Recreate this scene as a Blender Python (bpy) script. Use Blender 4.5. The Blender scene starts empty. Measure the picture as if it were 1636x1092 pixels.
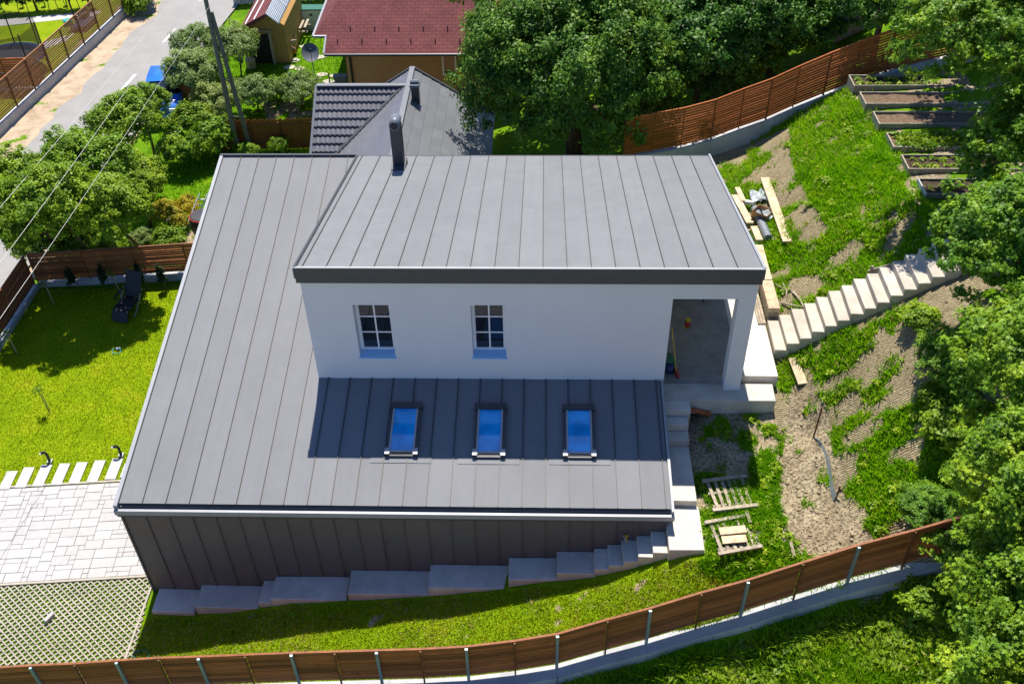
import bpy, math, random
import numpy as np
from mathutils import Vector, Matrix, Euler

random.seed(7)
RNG = np.random.default_rng(11)
S = bpy.context.scene
COL = S.collection

# ------------------------------------------------------------------ camera
CAM_F, CAM_PITCH, CAM_YAW, CAM_ROLL, CAM_H = 1590.0, math.radians(41.337), math.radians(2.304), math.radians(-1.204), 20.9
PX, PY = 818.0, 546.0
_c, _s = math.cos(CAM_YAW), math.sin(CAM_YAW)
_R0 = np.array([_c, _s, 0.0]); _F0 = np.array([-_s, _c, 0.0]); _Z = np.array([0, 0, 1.0])
FW = _F0 * math.cos(CAM_PITCH) - _Z * math.sin(CAM_PITCH)
_VD = -(_Z * math.cos(CAM_PITCH) + _F0 * math.sin(CAM_PITCH))
RT = math.cos(CAM_ROLL) * _R0 - math.sin(CAM_ROLL) * _VD
DN = math.sin(CAM_ROLL) * _R0 + math.cos(CAM_ROLL) * _VD
CC = np.array([0, 0, CAM_H])
cam = bpy.data.cameras.new('camera'); cam_o = bpy.data.objects.new('camera', cam); COL.objects.link(cam_o)
cam.sensor_width = 36.0; cam.lens = CAM_F / 1636.0 * 36.0; cam.clip_end = 2000.0; cam.clip_start = 0.5
cam_o.matrix_world = Matrix(((RT[0], -DN[0], -FW[0], CC[0]), (RT[1], -DN[1], -FW[1], CC[1]), (RT[2], -DN[2], -FW[2], CC[2]), (0, 0, 0, 1)))
S.camera = cam_o

# ------------------------------------------------------------------ light
SUN = Vector((-0.030, 0.476, 0.879)).normalized()
W = bpy.data.worlds.new('World'); S.world = W; W.use_nodes = True
wn = W.node_tree.nodes; bg = wn['Background']
sky = wn.new('ShaderNodeTexSky'); sky.sky_type = 'NISHITA'; sky.sun_disc = False
sky.sun_elevation = math.asin(SUN.z); sky.sun_rotation = math.atan2(SUN.x, SUN.y)
sky.air_density = 1.0; sky.dust_density = 0.4; sky.ozone_density = 6.0
sm = wn.new('ShaderNodeMix'); sm.data_type = 'RGBA'; sm.blend_type = 'MULTIPLY'; sm.inputs[0].default_value = 1.0; sm.inputs[7].default_value = (0.82, 0.95, 1.15, 1)
W.node_tree.links.new(sky.outputs[0], sm.inputs[6]); W.node_tree.links.new(sm.outputs[2], bg.inputs[0]); bg.inputs[1].default_value = 0.088
sl = bpy.data.lights.new('sun', 'SUN'); sl.energy = 4.9; sl.angle = math.radians(0.5); sl.color = (1.0, 0.95, 0.86)
so = bpy.data.objects.new('sun', sl); COL.objects.link(so); so.rotation_euler = (-SUN).to_track_quat('-Z', 'Y').to_euler(); so.location = (0, 40, 60)
S.view_settings.view_transform = 'Standard'; S.view_settings.look = 'None'; S.view_settings.gamma = 1.0
S.view_settings.exposure = 0.66
S.cycles.max_bounces = 6; S.cycles.diffuse_bounces = 3; S.cycles.glossy_bounces = 3; S.cycles.transmission_bounces = 4; S.cycles.transparent_max_bounces = 6

# ------------------------------------------------------------------ picture point -> place
def ray(x, y): return FW + RT * ((x - PX) / CAM_F) + DN * ((y - PY) / CAM_F)
def atz(x, y, z):
    d = ray(x, y); return CC + d * ((z - CAM_H) / d[2])
def aty(x, y, Y):
    d = ray(x, y); return CC + d * (Y / d[1])

# ------------------------------------------------------------------ helpers
def lin(r, g, b):
    f = lambda c: (c / 255 / 12.92) if c / 255 <= 0.04045 else ((c / 255 + 0.055) / 1.055) ** 2.4
    return (f(r), f(g), f(b))

class NT:
    def __init__(s, name):
        s.m = bpy.data.materials.new(name); s.m.use_nodes = True
        s.t = s.m.node_tree; s.n = s.t.nodes; s.b = s.n['Principled BSDF']; s.out = s.n['Material Output']
        s.pos = s.n.new('ShaderNodeNewGeometry').outputs['Position']
    def link(s, a, b): s.t.links.new(a, b)
    def noise(s, scale, detail=4, rough=0.55, vec=None, stretch=None):
        nd = s.n.new('ShaderNodeTexNoise'); nd.inputs['Scale'].default_value = scale; nd.inputs['Detail'].default_value = detail; nd.inputs['Roughness'].default_value = rough
        v = vec or s.pos
        if stretch:
            mp = s.n.new('ShaderNodeMapping'); mp.inputs['Scale'].default_value = stretch; s.link(v, mp.inputs[0]); v = mp.outputs[0]
        s.link(v, nd.inputs['Vector']); return nd.outputs['Fac']
    def ramp(s, fac, stops):
        r = s.n.new('ShaderNodeValToRGB'); e = r.color_ramp.elements
        while len(e) < len(stops): e.new(0.5)
        for k, (p, c) in enumerate(stops): e[k].position = p; e[k].color = (*c, 1) if len(c) == 3 else c
        s.link(fac, r.inputs[0]); return r.outputs[0]
    def mix(s, fac, a, b, mode='MIX'):
        m = s.n.new('ShaderNodeMix'); m.data_type = 'RGBA'; m.blend_type = mode
        for inp, v in ((m.inputs[0], fac), (m.inputs[6], a), (m.inputs[7], b)):
            if hasattr(v, 'is_linked') or hasattr(v, 'links'): s.link(v, inp)
            elif isinstance(v, (int, float)): inp.default_value = v
            else: inp.default_value = (*v, 1)
        return m.outputs[2]
    def math(s, op, a, b=None, clamp=False):
        m = s.n.new('ShaderNodeMath'); m.operation = op; m.use_clamp = clamp
        for inp, v in ((m.inputs[0], a), (m.inputs[1], b)):
            if v is None: continue
            if isinstance(v, (int, float)): inp.default_value = v
            else: s.link(v, inp)
        return m.outputs[0]
    def attr(s, name):
        a = s.n.new('ShaderNodeAttribute'); a.attribute_name = name; return a.outputs['Fac']
    def objrand(s): return s.n.new('ShaderNodeObjectInfo').outputs['Random']
    def bump(s, h, strength=0.3, dist=0.02):
        b = s.n.new('ShaderNodeBump'); b.inputs['Strength'].default_value = strength; b.inputs['Distance'].default_value = dist
        s.link(h, b.inputs['Height']); s.link(b.outputs[0], s.b.inputs['Normal'])
    def set(s, **k):
        for a, v in k.items(): s.b.inputs[a.replace('_', ' ')].default_value = v

def mk(name, col, rough=0.7, var=0.2, scale=5.0, rnd=0.0, bump=0.0, bscale=60.0, bdist=0.01, metallic=0.0, spec=0.4, stretch=None, col2=None, big=0.0):
    t = NT(name)
    a = tuple(c * (1 - var) for c in col); b = col2 or tuple(min(1, c * (1 + var)) for c in col)
    c = t.ramp(t.noise(scale, 5, 0.6, stretch=stretch), [(0.32, a), (0.68, b)])
    if big: c = t.mix(t.math('MULTIPLY', t.ramp(t.noise(0.9, 4, 0.65), [(0.42, (0, 0, 0)), (0.62, (1, 1, 1))]), big), c, tuple(x * 0.55 for x in col))
    if rnd:
        r = t.objrand(); c = t.mix(1.0, c, t.ramp(r, [(0.0, (1 - rnd,) * 3), (1.0, (1 + rnd * 0.5,) * 3)]), 'MULTIPLY')
    t.link(c, t.b.inputs['Base Color'])
    t.set(Roughness=rough, Metallic=metallic, Specular_IOR_Level=spec)
    if bump: t.bump(t.noise(bscale, 4, 0.6, stretch=stretch), bump, bdist)
    return t.m

def leafmat(name, c1, c2, c3, scale=1.2, rough=0.42, trans=0.25, spec=0.22):
    rough = max(rough, 0.5)
    t = NT(name)
    c = t.ramp(t.noise(scale, 3, 0.6), [(0.3, c1), (0.52, c2), (0.75, c3)])
    v = t.ramp(t.noise(19.0, 1, 0.5), [(0.3, (0.62,) * 3), (0.7, (1.3,) * 3)])
    c = t.mix(1.0, c, v, 'MULTIPLY'); c = t.mix(1.0, c, t.ramp(t.objrand(), [(0.0, (0.72, 0.84, 0.8)), (0.5, (0.95, 0.97, 0.95)), (1.0, (1.22, 1.1, 1.0))]), 'MULTIPLY')
    t.link(c, t.b.inputs['Base Color']); t.set(Roughness=rough, Specular_IOR_Level=spec)
    if trans:
        tr = t.n.new('ShaderNodeBsdfTranslucent'); t.link(t.mix(1.0, c, (1.25, 1.3, 0.5), 'MULTIPLY'), tr.inputs[0])
        ms = t.n.new('ShaderNodeMixShader'); ms.inputs[0].default_value = trans
        t.link(t.b.outputs[0], ms.inputs[1]); t.link(tr.outputs[0], ms.inputs[2]); t.link(ms.outputs[0], t.out.inputs[0])
    return t.m

LOC = {}
def wloc(o): return LOC.get(o.name, np.zeros(3)) if o else np.zeros(3)

def tag(o, label=None, cat=None, group=None, kind=None):
    if label: o['label'] = label
    if cat: o['category'] = cat
    if group: o['group'] = group
    if kind: o['kind'] = kind
    return o

def thing(name, label, cat, loc=(0, 0, 0), group=None, rz=0.0, kind=None):
    o = bpy.data.objects.new(name, None); COL.objects.link(o); o.empty_display_size = 0.2
    o.location = [float(v) for v in loc]; o.rotation_euler = (0, 0, rz)
    LOC[o.name] = np.array([float(v) for v in loc])
    return tag(o, label, cat, group, kind)

def place(name, me, parent=None, loc=None, rot=None, scale=None):
    o = bpy.data.objects.new(name, me); COL.objects.link(o)
    if loc is not None: o.location = [float(v) for v in loc]
    if rot is not None: o.rotation_euler = rot
    if scale is not None: o.scale = scale
    if parent is not None: o.parent = parent
    LOC[o.name] = wloc(parent)
    return o

def copy_tree(o, parent=None):
    c = o.copy(); COL.objects.link(c); c.parent = parent; LOC[c.name] = LOC.get(o.name, np.zeros(3))
    for ch in list(o.children): copy_tree(ch, c)
    return c

class MB:
    def __init__(s): s.v = []; s.f = []
    def add(s, vs, fs):
        n = len(s.v); s.v += [tuple(float(q) for q in p) for p in vs]; s.f += [tuple(n + i for i in f) for f in fs]; return s
    def hexa(s, p):  # 8 points: bottom 4 ccw, top 4 ccw
        return s.add(p, [(3, 2, 1, 0), (4, 5, 6, 7), (0, 1, 5, 4), (1, 2, 6, 5), (2, 3, 7, 6), (3, 0, 4, 7)])
    def box(s, x0, x1, y0, y1, z0, z1):
        return s.hexa([(x0, y0, z0), (x1, y0, z0), (x1, y1, z0), (x0, y1, z0), (x0, y0, z1), (x1, y0, z1), (x1, y1, z1), (x0, y1, z1)])
    def cbox(s, c, d, rz=0.0):
        cs, sn = math.cos(rz), math.sin(rz); pts = []
        for dz in (-.5, .5):
            for a, b in ((-.5, -.5), (.5, -.5), (.5, .5), (-.5, .5)):
                x, y = a * d[0], b * d[1]; pts.append((c[0] + x * cs - y * sn, c[1] + x * sn + y * cs, c[2] + dz * d[2]))
        return s.hexa(pts)
    def bar(s, p, q, w, h, up=(0, 0, 1)):
        p, q = np.array(p, float), np.array(q, float); d = q - p; L = np.linalg.norm(d); d = d / max(L, 1e-6)
        u = np.array(up, float); sd = np.cross(d, u)
        if np.linalg.norm(sd) < 1e-4: sd = np.cross(d, (1.0, 0, 0))
        sd /= np.linalg.norm(sd); u = np.cross(sd, d)
        a, b = sd * w / 2, u * h / 2
        return s.hexa([p - a - b, p + a - b, q + a - b, q - a - b, p - a + b, p + a + b, q + a + b, q - a + b])
    def prism(s, poly, z0, z1):
        n = len(poly); vs = [(x, y, z0) for x, y in poly] + [(x, y, z1) for x, y in poly]
        fs = [tuple(range(n - 1, -1, -1)), tuple(range(n, 2 * n))] + [(i, (i + 1) % n, n + (i + 1) % n, n + i) for i in range(n)]
        return s.add(vs, fs)
    def xprism(s, poly, x0, x1):   # poly in (y,z) extruded along x
        n = len(poly); vs = [(x0, y, z) for y, z in poly] + [(x1, y, z) for y, z in poly]
        fs = [tuple(range(n)), tuple(range(2 * n - 1, n - 1, -1))] + [(i, n + i, n + (i + 1) % n, (i + 1) % n) for i in range(n)]
        return s.add(vs, fs)
    def slab(s, top, th):  # polygon of 3D points with a thickness downward
        n = len(top); vs = [tuple(p) for p in top] + [(p[0], p[1], p[2] - th) for p in top]
        fs = [tuple(range(n)), tuple(range(2 * n - 1, n - 1, -1))] + [(i, n + i, n + (i + 1) % n, (i + 1) % n) for i in range(n)]
        return s.add(vs, fs)
    def tube(s, pts, rs, n=8, caps=True):
        pts = [np.array(p, float) for p in pts]
        if isinstance(rs, (int, float)): rs = [rs] * len(pts)
        base = len(s.v); vs = []; fs = []
        for i, p in enumerate(pts):
            d = pts[min(i + 1, len(pts) - 1)] - pts[max(i - 1, 0)]; d = d / (np.linalg.norm(d) + 1e-9)
            a = np.cross(d, (0, 0, 1.0) if abs(d[2]) < 0.9 else (1.0, 0, 0)); a /= np.linalg.norm(a); b = np.cross(d, a)
            for k in range(n):
                t = 2 * math.pi * k / n; vs.append(p + (a * math.cos(t) + b * math.sin(t)) * rs[i])
        for i in range(len(pts) - 1):
            for k in range(n): fs.append((i * n + k, i * n + (k + 1) % n, (i + 1) * n + (k + 1) % n, (i + 1) * n + k))
        if caps: fs += [tuple(range(n - 1, -1, -1)), tuple(range((len(pts) - 1) * n, len(pts) * n))]
        return s.add(vs, fs)
    def lathe(s, c, prof, n=16):
        return s.tube([(c[0], c[1], c[2] + z) for r, z in prof], [max(r, 1e-4) for r, z in prof], n)
    def ball(s, c, r, n=10, m=6, sz=1.0):
        return s.tube([(c[0], c[1], c[2] - r * sz * math.cos(math.pi * i / m)) for i in range(m + 1)], [max(1e-3, r * math.sin(math.pi * i / m)) for i in range(m + 1)], n)
    def mesh(s, name, mat, off=(0, 0, 0), smooth=False):
        me = bpy.data.meshes.new(name); o = np.array(off)
        me.from_pydata([tuple(np.array(p) - o) for p in s.v], [], s.f); me.materials.append(mat)
        if smooth: me.polygons.foreach_set('use_smooth', [True] * len(me.polygons))
        me.validate(); me.update(); return me
    def build(s, name, mat, parent=None, smooth=False, label=None, cat=None, group=None, kind=None):
        o = place(name, s.mesh(name, mat, wloc(parent), smooth), parent)
        return tag(o, label, cat, group, kind)

def npmesh(name, V, F, mat, smooth=False):
    """V (n,3) array, F (m,k) array of equal-size faces"""
    me = bpy.data.meshes.new(name); V = np.asarray(V, np.float32); F = np.asarray(F, np.int32)
    me.vertices.add(len(V)); me.vertices.foreach_set('co', V.ravel())
    k = F.shape[1]; me.loops.add(F.size); me.loops.foreach_set('vertex_index', F.ravel())
    me.polygons.add(len(F)); me.polygons.foreach_set('loop_start', np.arange(0, F.size, k, dtype=np.int32))
    try: me.polygons.foreach_set('loop_total', np.full(len(F), k, np.int32))
    except Exception: pass
    me.materials.append(mat); me.update(calc_edges=True)
    if smooth: me.polygons.foreach_set('use_smooth', np.ones(len(F), bool))
    return me

_perm = np.random.default_rng(3).random((256, 256))
def vnoise(x, y):
    xi = np.floor(x).astype(int); yi = np.floor(y).astype(int); fx = x - xi; fy = y - yi
    fx = fx * fx * (3 - 2 * fx); fy = fy * fy * (3 - 2 * fy)
    g = lambda a, b: _perm[a & 255, b & 255]
    return (g(xi, yi) * (1 - fx) + g(xi + 1, yi) * fx) * (1 - fy) + (g(xi, yi + 1) * (1 - fx) + g(xi + 1, yi + 1) * fx) * fy
def fbm(x, y, o=4):
    r = 0; a = 0.5; t = 0
    for i in range(o): r = r + a * vnoise(x * 2 ** i + 17.3 * i, y * 2 ** i + 9.1 * i); t += a; a *= 0.55
    return r / t
def inpoly(xs, ys, poly):
    c = np.zeros(xs.shape, bool); n = len(poly)
    for i in range(n):
        x0, y0 = poly[i][:2]; x1, y1 = poly[(i + 1) % n][:2]
        if y0 == y1: continue
        m = ((y0 > ys) != (y1 > ys)) & (xs < (x1 - x0) * (ys - y0) / (y1 - y0) + x0); c ^= m
    return c

# ------------------------------------------------------------------ materials
M = {}
def roofmat(name, col, rough):
    t = NT(name)
    n1 = t.noise(0.55, 3, 0.55); n2 = t.noise(2.6, 4, 0.6)
    c = t.ramp(t.math('ADD', t.math('MULTIPLY', n1, 0.5), t.math('MULTIPLY', n2, 0.5)), [(0.36, tuple(x * 0.93 for x in col)), (0.64, tuple(x * 1.06 for x in col))])
    c = t.mix(1.0, c, t.ramp(t.objrand(), [(0.0, (0.95,) * 3), (1.0, (1.05,) * 3)]), 'MULTIPLY')
    c = t.mix(1.0, c, t.ramp(t.noise(1.0, 5, 0.7, stretch=(7.0, 0.35, 0.35)), [(0.3, (0.965, 0.965, 0.968)), (0.7, (1.03, 1.03, 1.027))]), 'MULTIPLY')
    sp = t.ramp(t.noise(38.0, 2, 0.5), [(0.73, (0, 0, 0)), (0.78, (1, 1, 1))]); gate = t.ramp(t.noise(0.7, 2, 0.5), [(0.52, (0, 0, 0)), (0.66, (1, 1, 1))])
    c = t.mix(t.math('MULTIPLY', t.math('MULTIPLY', sp, gate), 0.5), c, (0.45, 0.43, 0.4))
    t.link(c, t.b.inputs['Base Color'])
    r = t.n.new('ShaderNodeMapRange'); t.link(n2, r.inputs[0]); r.inputs[3].default_value = rough - 0.06; r.inputs[4].default_value = rough + 0.07; t.link(r.outputs[0], t.b.inputs['Roughness'])
    t.set(Specular_IOR_Level=0.22)
    t.bump(t.noise(1.7, 2, 0.45, stretch=(1.0, 0.55, 1.0)), 0.6, 0.03)
    return t.m
M['roof'] = roofmat('anthracite standing seam metal', (0.182, 0.184, 0.19), 0.62)
M['clad'] = roofmat('bounce tinted graphite cladding metal', (0.125, 0.11, 0.097), 0.5)  # brown tint stands in for warm ground light on the shaded front
M['trim'] = mk('dark metal trim', (0.055, 0.058, 0.062), 0.42, 0.08, 4)
M['seam'] = mk('shade darkened folded seam', (0.045, 0.045, 0.05), 0.5, 0.1, 4)  # dark colour stands in for shaded rib sides, along with the joint gap
M['gutter'] = mk('gutter metal', (0.14, 0.155, 0.18), 0.4, 0.1, 3)
M['lip'] = mk('bright edge metal', (0.30, 0.305, 0.32), 0.4, 0.06, 3)
M['fascia'] = mk('graphite fascia metal', (0.075, 0.08, 0.083), 0.5, 0.06, 3)
def rendermat():
    t = NT('white mineral render'); c = t.ramp(t.noise(0.8, 4, 0.6), [(0.3, (0.715, 0.725, 0.735)), (0.7, (0.75, 0.755, 0.76))])
    st = t.ramp(t.noise(2.2, 5, 0.7, stretch=(3.0, 3.0, 0.5)), [(0.5, (1, 1, 1)), (0.85, (0.95, 0.945, 0.935))]); c = t.mix(1.0, c, st, 'MULTIPLY')
    t.link(c, t.b.inputs['Base Color']); t.set(Roughness=0.95, Specular_IOR_Level=0.15); t.bump(t.noise(130, 3, 0.6), 0.35, 0.004); return t.m
M['render'] = rendermat()
M['pvc'] = mk('white window plastic', (0.9, 0.9, 0.9), 0.35, 0.02, 4)
M['sill'] = mk('pale blue painted sill', (0.40, 0.66, 0.92), 0.4, 0.05, 6)
def glass(name, col, rough=0.04, spec=0.9):
    t = NT(name); t.link(t.ramp(t.noise(1.6, 2, 0.5), [(0.35, tuple(c * 0.7 for c in col)), (0.7, tuple(min(1, c * 1.3) for c in col))]), t.b.inputs['Base Color'])
    t.set(Roughness=rough, Specular_IOR_Level=spec); return t.m
M['glass'] = glass('dark window glass', (0.012, 0.016, 0.022))
M['sky_glass'] = glass('skylight glass with painted reflection', (0.004, 0.36, 0.85), 0.05, 0.6)  # strong blue base colour paints in the reflection of the shaded wall
M['alu'] = mk('brushed aluminium', (0.36, 0.36, 0.37), 0.5, 0.08, 12, metallic=0.2)
M['conc'] = mk('raw concrete', (0.53, 0.475, 0.39), 0.9, 0.14, 3.0, rnd=0.12, bump=0.35, bscale=45, bdist=0.008, spec=0.2, big=0.35)
M['conc_pale'] = mk('pale smooth concrete', (0.62, 0.565, 0.485), 0.9, 0.12, 3.0, rnd=0.10, bump=0.35, bscale=45, bdist=0.008, spec=0.2, big=0.28)
M['conc_side'] = mk('shuttered concrete', (0.34, 0.29, 0.22), 0.95, 0.2, 4.0, bump=0.4, bscale=30, bdist=0.01, spec=0.2)
M['conc_base'] = mk('grey cast concrete', (0.46, 0.46, 0.45), 0.92, 0.12, 2.0, bump=0.3, bscale=40, bdist=0.008, spec=0.2, big=0.25)
M['paver'] = mk('pale paving stone', (0.46, 0.44, 0.42), 0.9, 0.06, 6.0, rnd=0.06, bump=0.25, bscale=90, bdist=0.004, spec=0.2, big=0.12)
M['slabwhite'] = mk('pale stepping slab', (0.50, 0.47, 0.44), 0.85, 0.07, 6.0, rnd=0.06, bump=0.2, bscale=80, bdist=0.004, spec=0.2)
M['grid'] = mk('concrete grass paver', (0.42, 0.375, 0.30), 0.92, 0.12, 7.0, rnd=0.10, bump=0.25, bscale=70, bdist=0.005, spec=0.2, big=0.15)
def wood(name, col, rnd=0.25, rough=0.6, st=(1.2, 1.2, 22)):
    t = NT(name)
    c = t.ramp(t.noise(3.0, 5, 0.65, stretch=st), [(0.3, tuple(x * 0.6 for x in col)), (0.55, col), (0.75, tuple(min(1, x * 1.35) for x in col))])
    c = t.mix(1.0, c, t.ramp(t.objrand(), [(0.0, (1 - rnd,) * 3), (1.0, (1 + rnd * 0.6,) * 3)]), 'MULTIPLY')
    k = t.ramp(t.noise(2.2, 3, 0.5), [(0.66, (0, 0, 0)), (0.74, (1, 1, 1))]); c = t.mix(t.math('MULTIPLY', k, 0.45), c, tuple(x * 0.35 for x in col))
    t.link(c, t.b.inputs['Base Color']); t.set(Roughness=rough, Specular_IOR_Level=0.35)
    t.bump(t.noise(9.0, 4, 0.6, stretch=st), 0.3, 0.006); return t.m
M['fence'] = wood('red brown stained fence board', (0.36, 0.115, 0.032), 0.42)
M['fence2'] = wood('orange brown stained fence board', (0.40, 0.105, 0.022))
M['fence3'] = wood('honey brown stained fence board', (0.36, 0.155, 0.045))
M['picket'] = wood('dark orange picket board', (0.25, 0.085, 0.022), st=(20, 20, 1.2))
M['galv'] = mk('galvanised steel post', (0.30, 0.36, 0.37), 0.45, 0.1, 8, metallic=0.4)
M['rustpost'] = mk('brown painted post', (0.16, 0.06, 0.02), 0.6, 0.15, 8)
M['timber'] = wood('fresh sawn timber', (0.62, 0.47, 0.30), 0.15, 0.75, (2, 2, 2))
M['greywood'] = wood('weathered grey timber', (0.40, 0.33, 0.24), 0.2, 0.85, (3, 3, 3))
M['bedwood'] = wood('weathered bed board', (0.30, 0.26, 0.20), 0.2, 0.85, (2, 2, 8))
M['soil'] = mk('garden soil', (0.17, 0.115, 0.075), 1.0, 0.35, 9.0, bump=1.0, bscale=26, bdist=0.04, spec=0.1)
M['darksoil'] = mk('dark soil', (0.07, 0.05, 0.035), 1.0, 0.35, 9.0, bump=1.0, bscale=26, bdist=0.04, spec=0.1)
M['card'] = mk('brown cardboard', (0.42, 0.25, 0.11), 0.85, 0.08, 6)
M['foil'] = mk('grey dimpled membrane', (0.20, 0.22, 0.25), 0.35, 0.15, 30, bump=0.6, bscale=60, bdist=0.02)
M['plasticfilm'] = mk('clear crumpled film', (0.55, 0.58, 0.60), 0.25, 0.2, 20, bump=1.0, bscale=30, bdist=0.03)
M['orangepipe'] = mk('orange drain pipe', (0.42, 0.11, 0.035), 0.4, 0.06, 6)
M['rust'] = mk('rusty steel', (0.11, 0.04, 0.02), 0.8, 0.3, 14)
M['black'] = mk('black plastic', (0.018, 0.018, 0.022), 0.5, 0.15, 8)
M['dark'] = mk('dark interior', (0.03, 0.024, 0.018), 0.9, 0.2, 5)
M['white'] = mk('white paint', (0.78, 0.78, 0.76), 0.5, 0.04, 5)
M['red'] = mk('red plastic', (0.42, 0.03, 0.03), 0.4, 0.08, 6)
M['yellow'] = mk('yellow plastic', (0.6, 0.42, 0.03), 0.4, 0.08, 6)
M['greenp'] = mk('dark green plastic', (0.02, 0.13, 0.07), 0.4, 0.1, 6)
M['bluep'] = mk('navy plastic', (0.015, 0.035, 0.12), 0.4, 0.1, 6)
M['teal'] = mk('teal plastic', (0.03, 0.34, 0.30), 0.4, 0.08, 6)
M['carblue'] = mk('bright blue car paint', (0.02, 0.16, 0.68), 0.25, 0.03, 3, spec=0.6)
M['carblack'] = mk('black car paint', (0.012, 0.013, 0.016), 0.25, 0.05, 3, spec=0.6)
M['asphalt'] = mk('sun bleached asphalt', (0.30, 0.285, 0.27), 0.92, 0.07, 1.2, bump=0.3, bscale=120, bdist=0.006, spec=0.2, big=0.06)
M['sand'] = mk('sandy verge', (0.47, 0.37, 0.26), 1.0, 0.18, 2.0, bump=0.8, bscale=20, bdist=0.03, spec=0.1, big=0.2)
M['gravel'] = mk('pale gravel', (0.50, 0.45, 0.39), 1.0, 0.15, 12, bump=0.6, bscale=60, bdist=0.02, spec=0.1)
M['marking'] = mk('worn white road paint', (0.62, 0.62, 0.60), 0.8, 0.1, 12)
M['bark'] = mk('grey brown bark', (0.13, 0.095, 0.065), 0.95, 0.3, 9, bump=0.8, bscale=30, bdist=0.02, spec=0.1)
M['polewood'] = mk('weathered concrete pole', (0.17, 0.155, 0.13), 0.9, 0.2, 8, bump=0.3, bscale=30)
M['wire'] = mk('aluminium wire', (0.3, 0.3, 0.3), 0.4, 0.05, 5)
M['orangewall'] = mk('apricot house render', (0.62, 0.33, 0.155), 0.9, 0.05, 2.5, bump=0.2, bscale=120, bdist=0.004, spec=0.2)
M['ochrewall'] = wood('ochre boarding', (0.48, 0.27, 0.08), 0.1, 0.85, (8, 8, 1))
M['greytile'] = mk('grey metal tile', (0.125, 0.125, 0.14), 0.42, 0.1, 3, rnd=0.05)
M['greypanel'] = mk('graphite roof sheet', (0.155, 0.16, 0.17), 0.45, 0.08, 2, rnd=0.08)
M['corr'] = mk('translucent corrugated sheet', (0.42, 0.46, 0.50), 0.35, 0.1, 4)
M['net'] = None
def shingle():
    t = NT('dark red hexagonal shingle')
    br = t.n.new('ShaderNodeTexBrick'); br.inputs['Scale'].default_value = 1.0
    for k, v in (('Brick Width', 0.33), ('Row Height', 0.16), ('Mortar Size', 0.012)): br.inputs[k].default_value = v
    br.inputs['Color1'].default_value = (0.15, 0.046, 0.046, 1); br.inputs['Color2'].default_value = (0.18, 0.056, 0.055, 1); br.inputs['Mortar'].default_value = (0.085, 0.026, 0.027, 1)
    t.link(t.pos, br.inputs['Vector']); n = t.ramp(t.noise(1.5, 4, 0.6), [(0.3, (0.8,) * 3), (0.7, (1.15,) * 3)])
    t.link(t.mix(1.0, br.outputs[0], n, 'MULTIPLY'), t.b.inputs['Base Color']); t.set(Roughness=0.9, Specular_IOR_Level=0.2); t.bump(br.outputs['Fac'], -0.5, 0.02); return t.m
M['shingle'] = shingle()
def netmat():
    t = NT('black safety netting'); tr = t.n.new('ShaderNodeBsdfTransparent'); ms = t.n.new('ShaderNodeMixShader'); ms.inputs[0].default_value = 0.55
    t.link(t.ramp(t.noise(20, 1), [(0.3, (0.01, 0.01, 0.012)), (0.7, (0.02, 0.02, 0.024))]), t.b.inputs['Base Color']); t.link(tr.outputs[0], ms.inputs[1]); t.link(t.b.outputs[0], ms.inputs[2]); t.link(ms.outputs[0], t.out.inputs[0]); return t.m
M['net'] = netmat()
M['leaf_dark'] = leafmat('deep green broad leaf', (0.030, 0.090, 0.008), (0.085, 0.20, 0.016), (0.26, 0.40, 0.040), 1.6, 0.5, 0.22)
M['leaf_maple'] = leafmat('green maple leaf', (0.050, 0.135, 0.006), (0.16, 0.30, 0.012), (0.42, 0.54, 0.025), 1.5, 0.5, 0.24)
M['leaf_mid'] = leafmat('mid green leaf', (0.085, 0.175, 0.007), (0.22, 0.35, 0.012), (0.43, 0.54, 0.028), 1.6, 0.5, 0.28)
M['leaf_grey'] = leafmat('silvery green leaf', (0.17, 0.25, 0.06), (0.28, 0.36, 0.11), (0.44, 0.50, 0.22), 1.5, 0.5, 0.35)
M['leaf_lime'] = leafmat('fresh lime leaf', (0.09, 0.20, 0.010), (0.17, 0.28, 0.014), (0.27, 0.36, 0.025), 1.5, 0.45, 0.3)
M['leaf_yellow'] = leafmat('golden yellow leaf', (0.18, 0.22, 0.012), (0.38, 0.33, 0.015), (0.52, 0.40, 0.02), 1.6, 0.5, 0.3)
M['conifer'] = leafmat('dark conifer needle', (0.008, 0.028, 0.008), (0.015, 0.045, 0.012), (0.03, 0.07, 0.016), 3, 0.6, 0.1)
M['grass_lawn'] = leafmat('yellow green lawn blade', (0.22, 0.35, 0.003), (0.32, 0.43, 0.004), (0.44, 0.44, 0.012), 1.6, 0.6, 0.25, 0.2)
M['grass_lush'] = leafmat('lush green grass blade', (0.14, 0.33, 0.004), (0.23, 0.44, 0.008), (0.36, 0.50, 0.014), 1.3, 0.5, 0.5, 0.15)
M['grass_wild'] = leafmat('wild meadow blade', (0.14, 0.30, 0.006), (0.25, 0.43, 0.010), (0.40, 0.50, 0.04), 1.4, 0.5, 0.5, 0.15)

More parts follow.
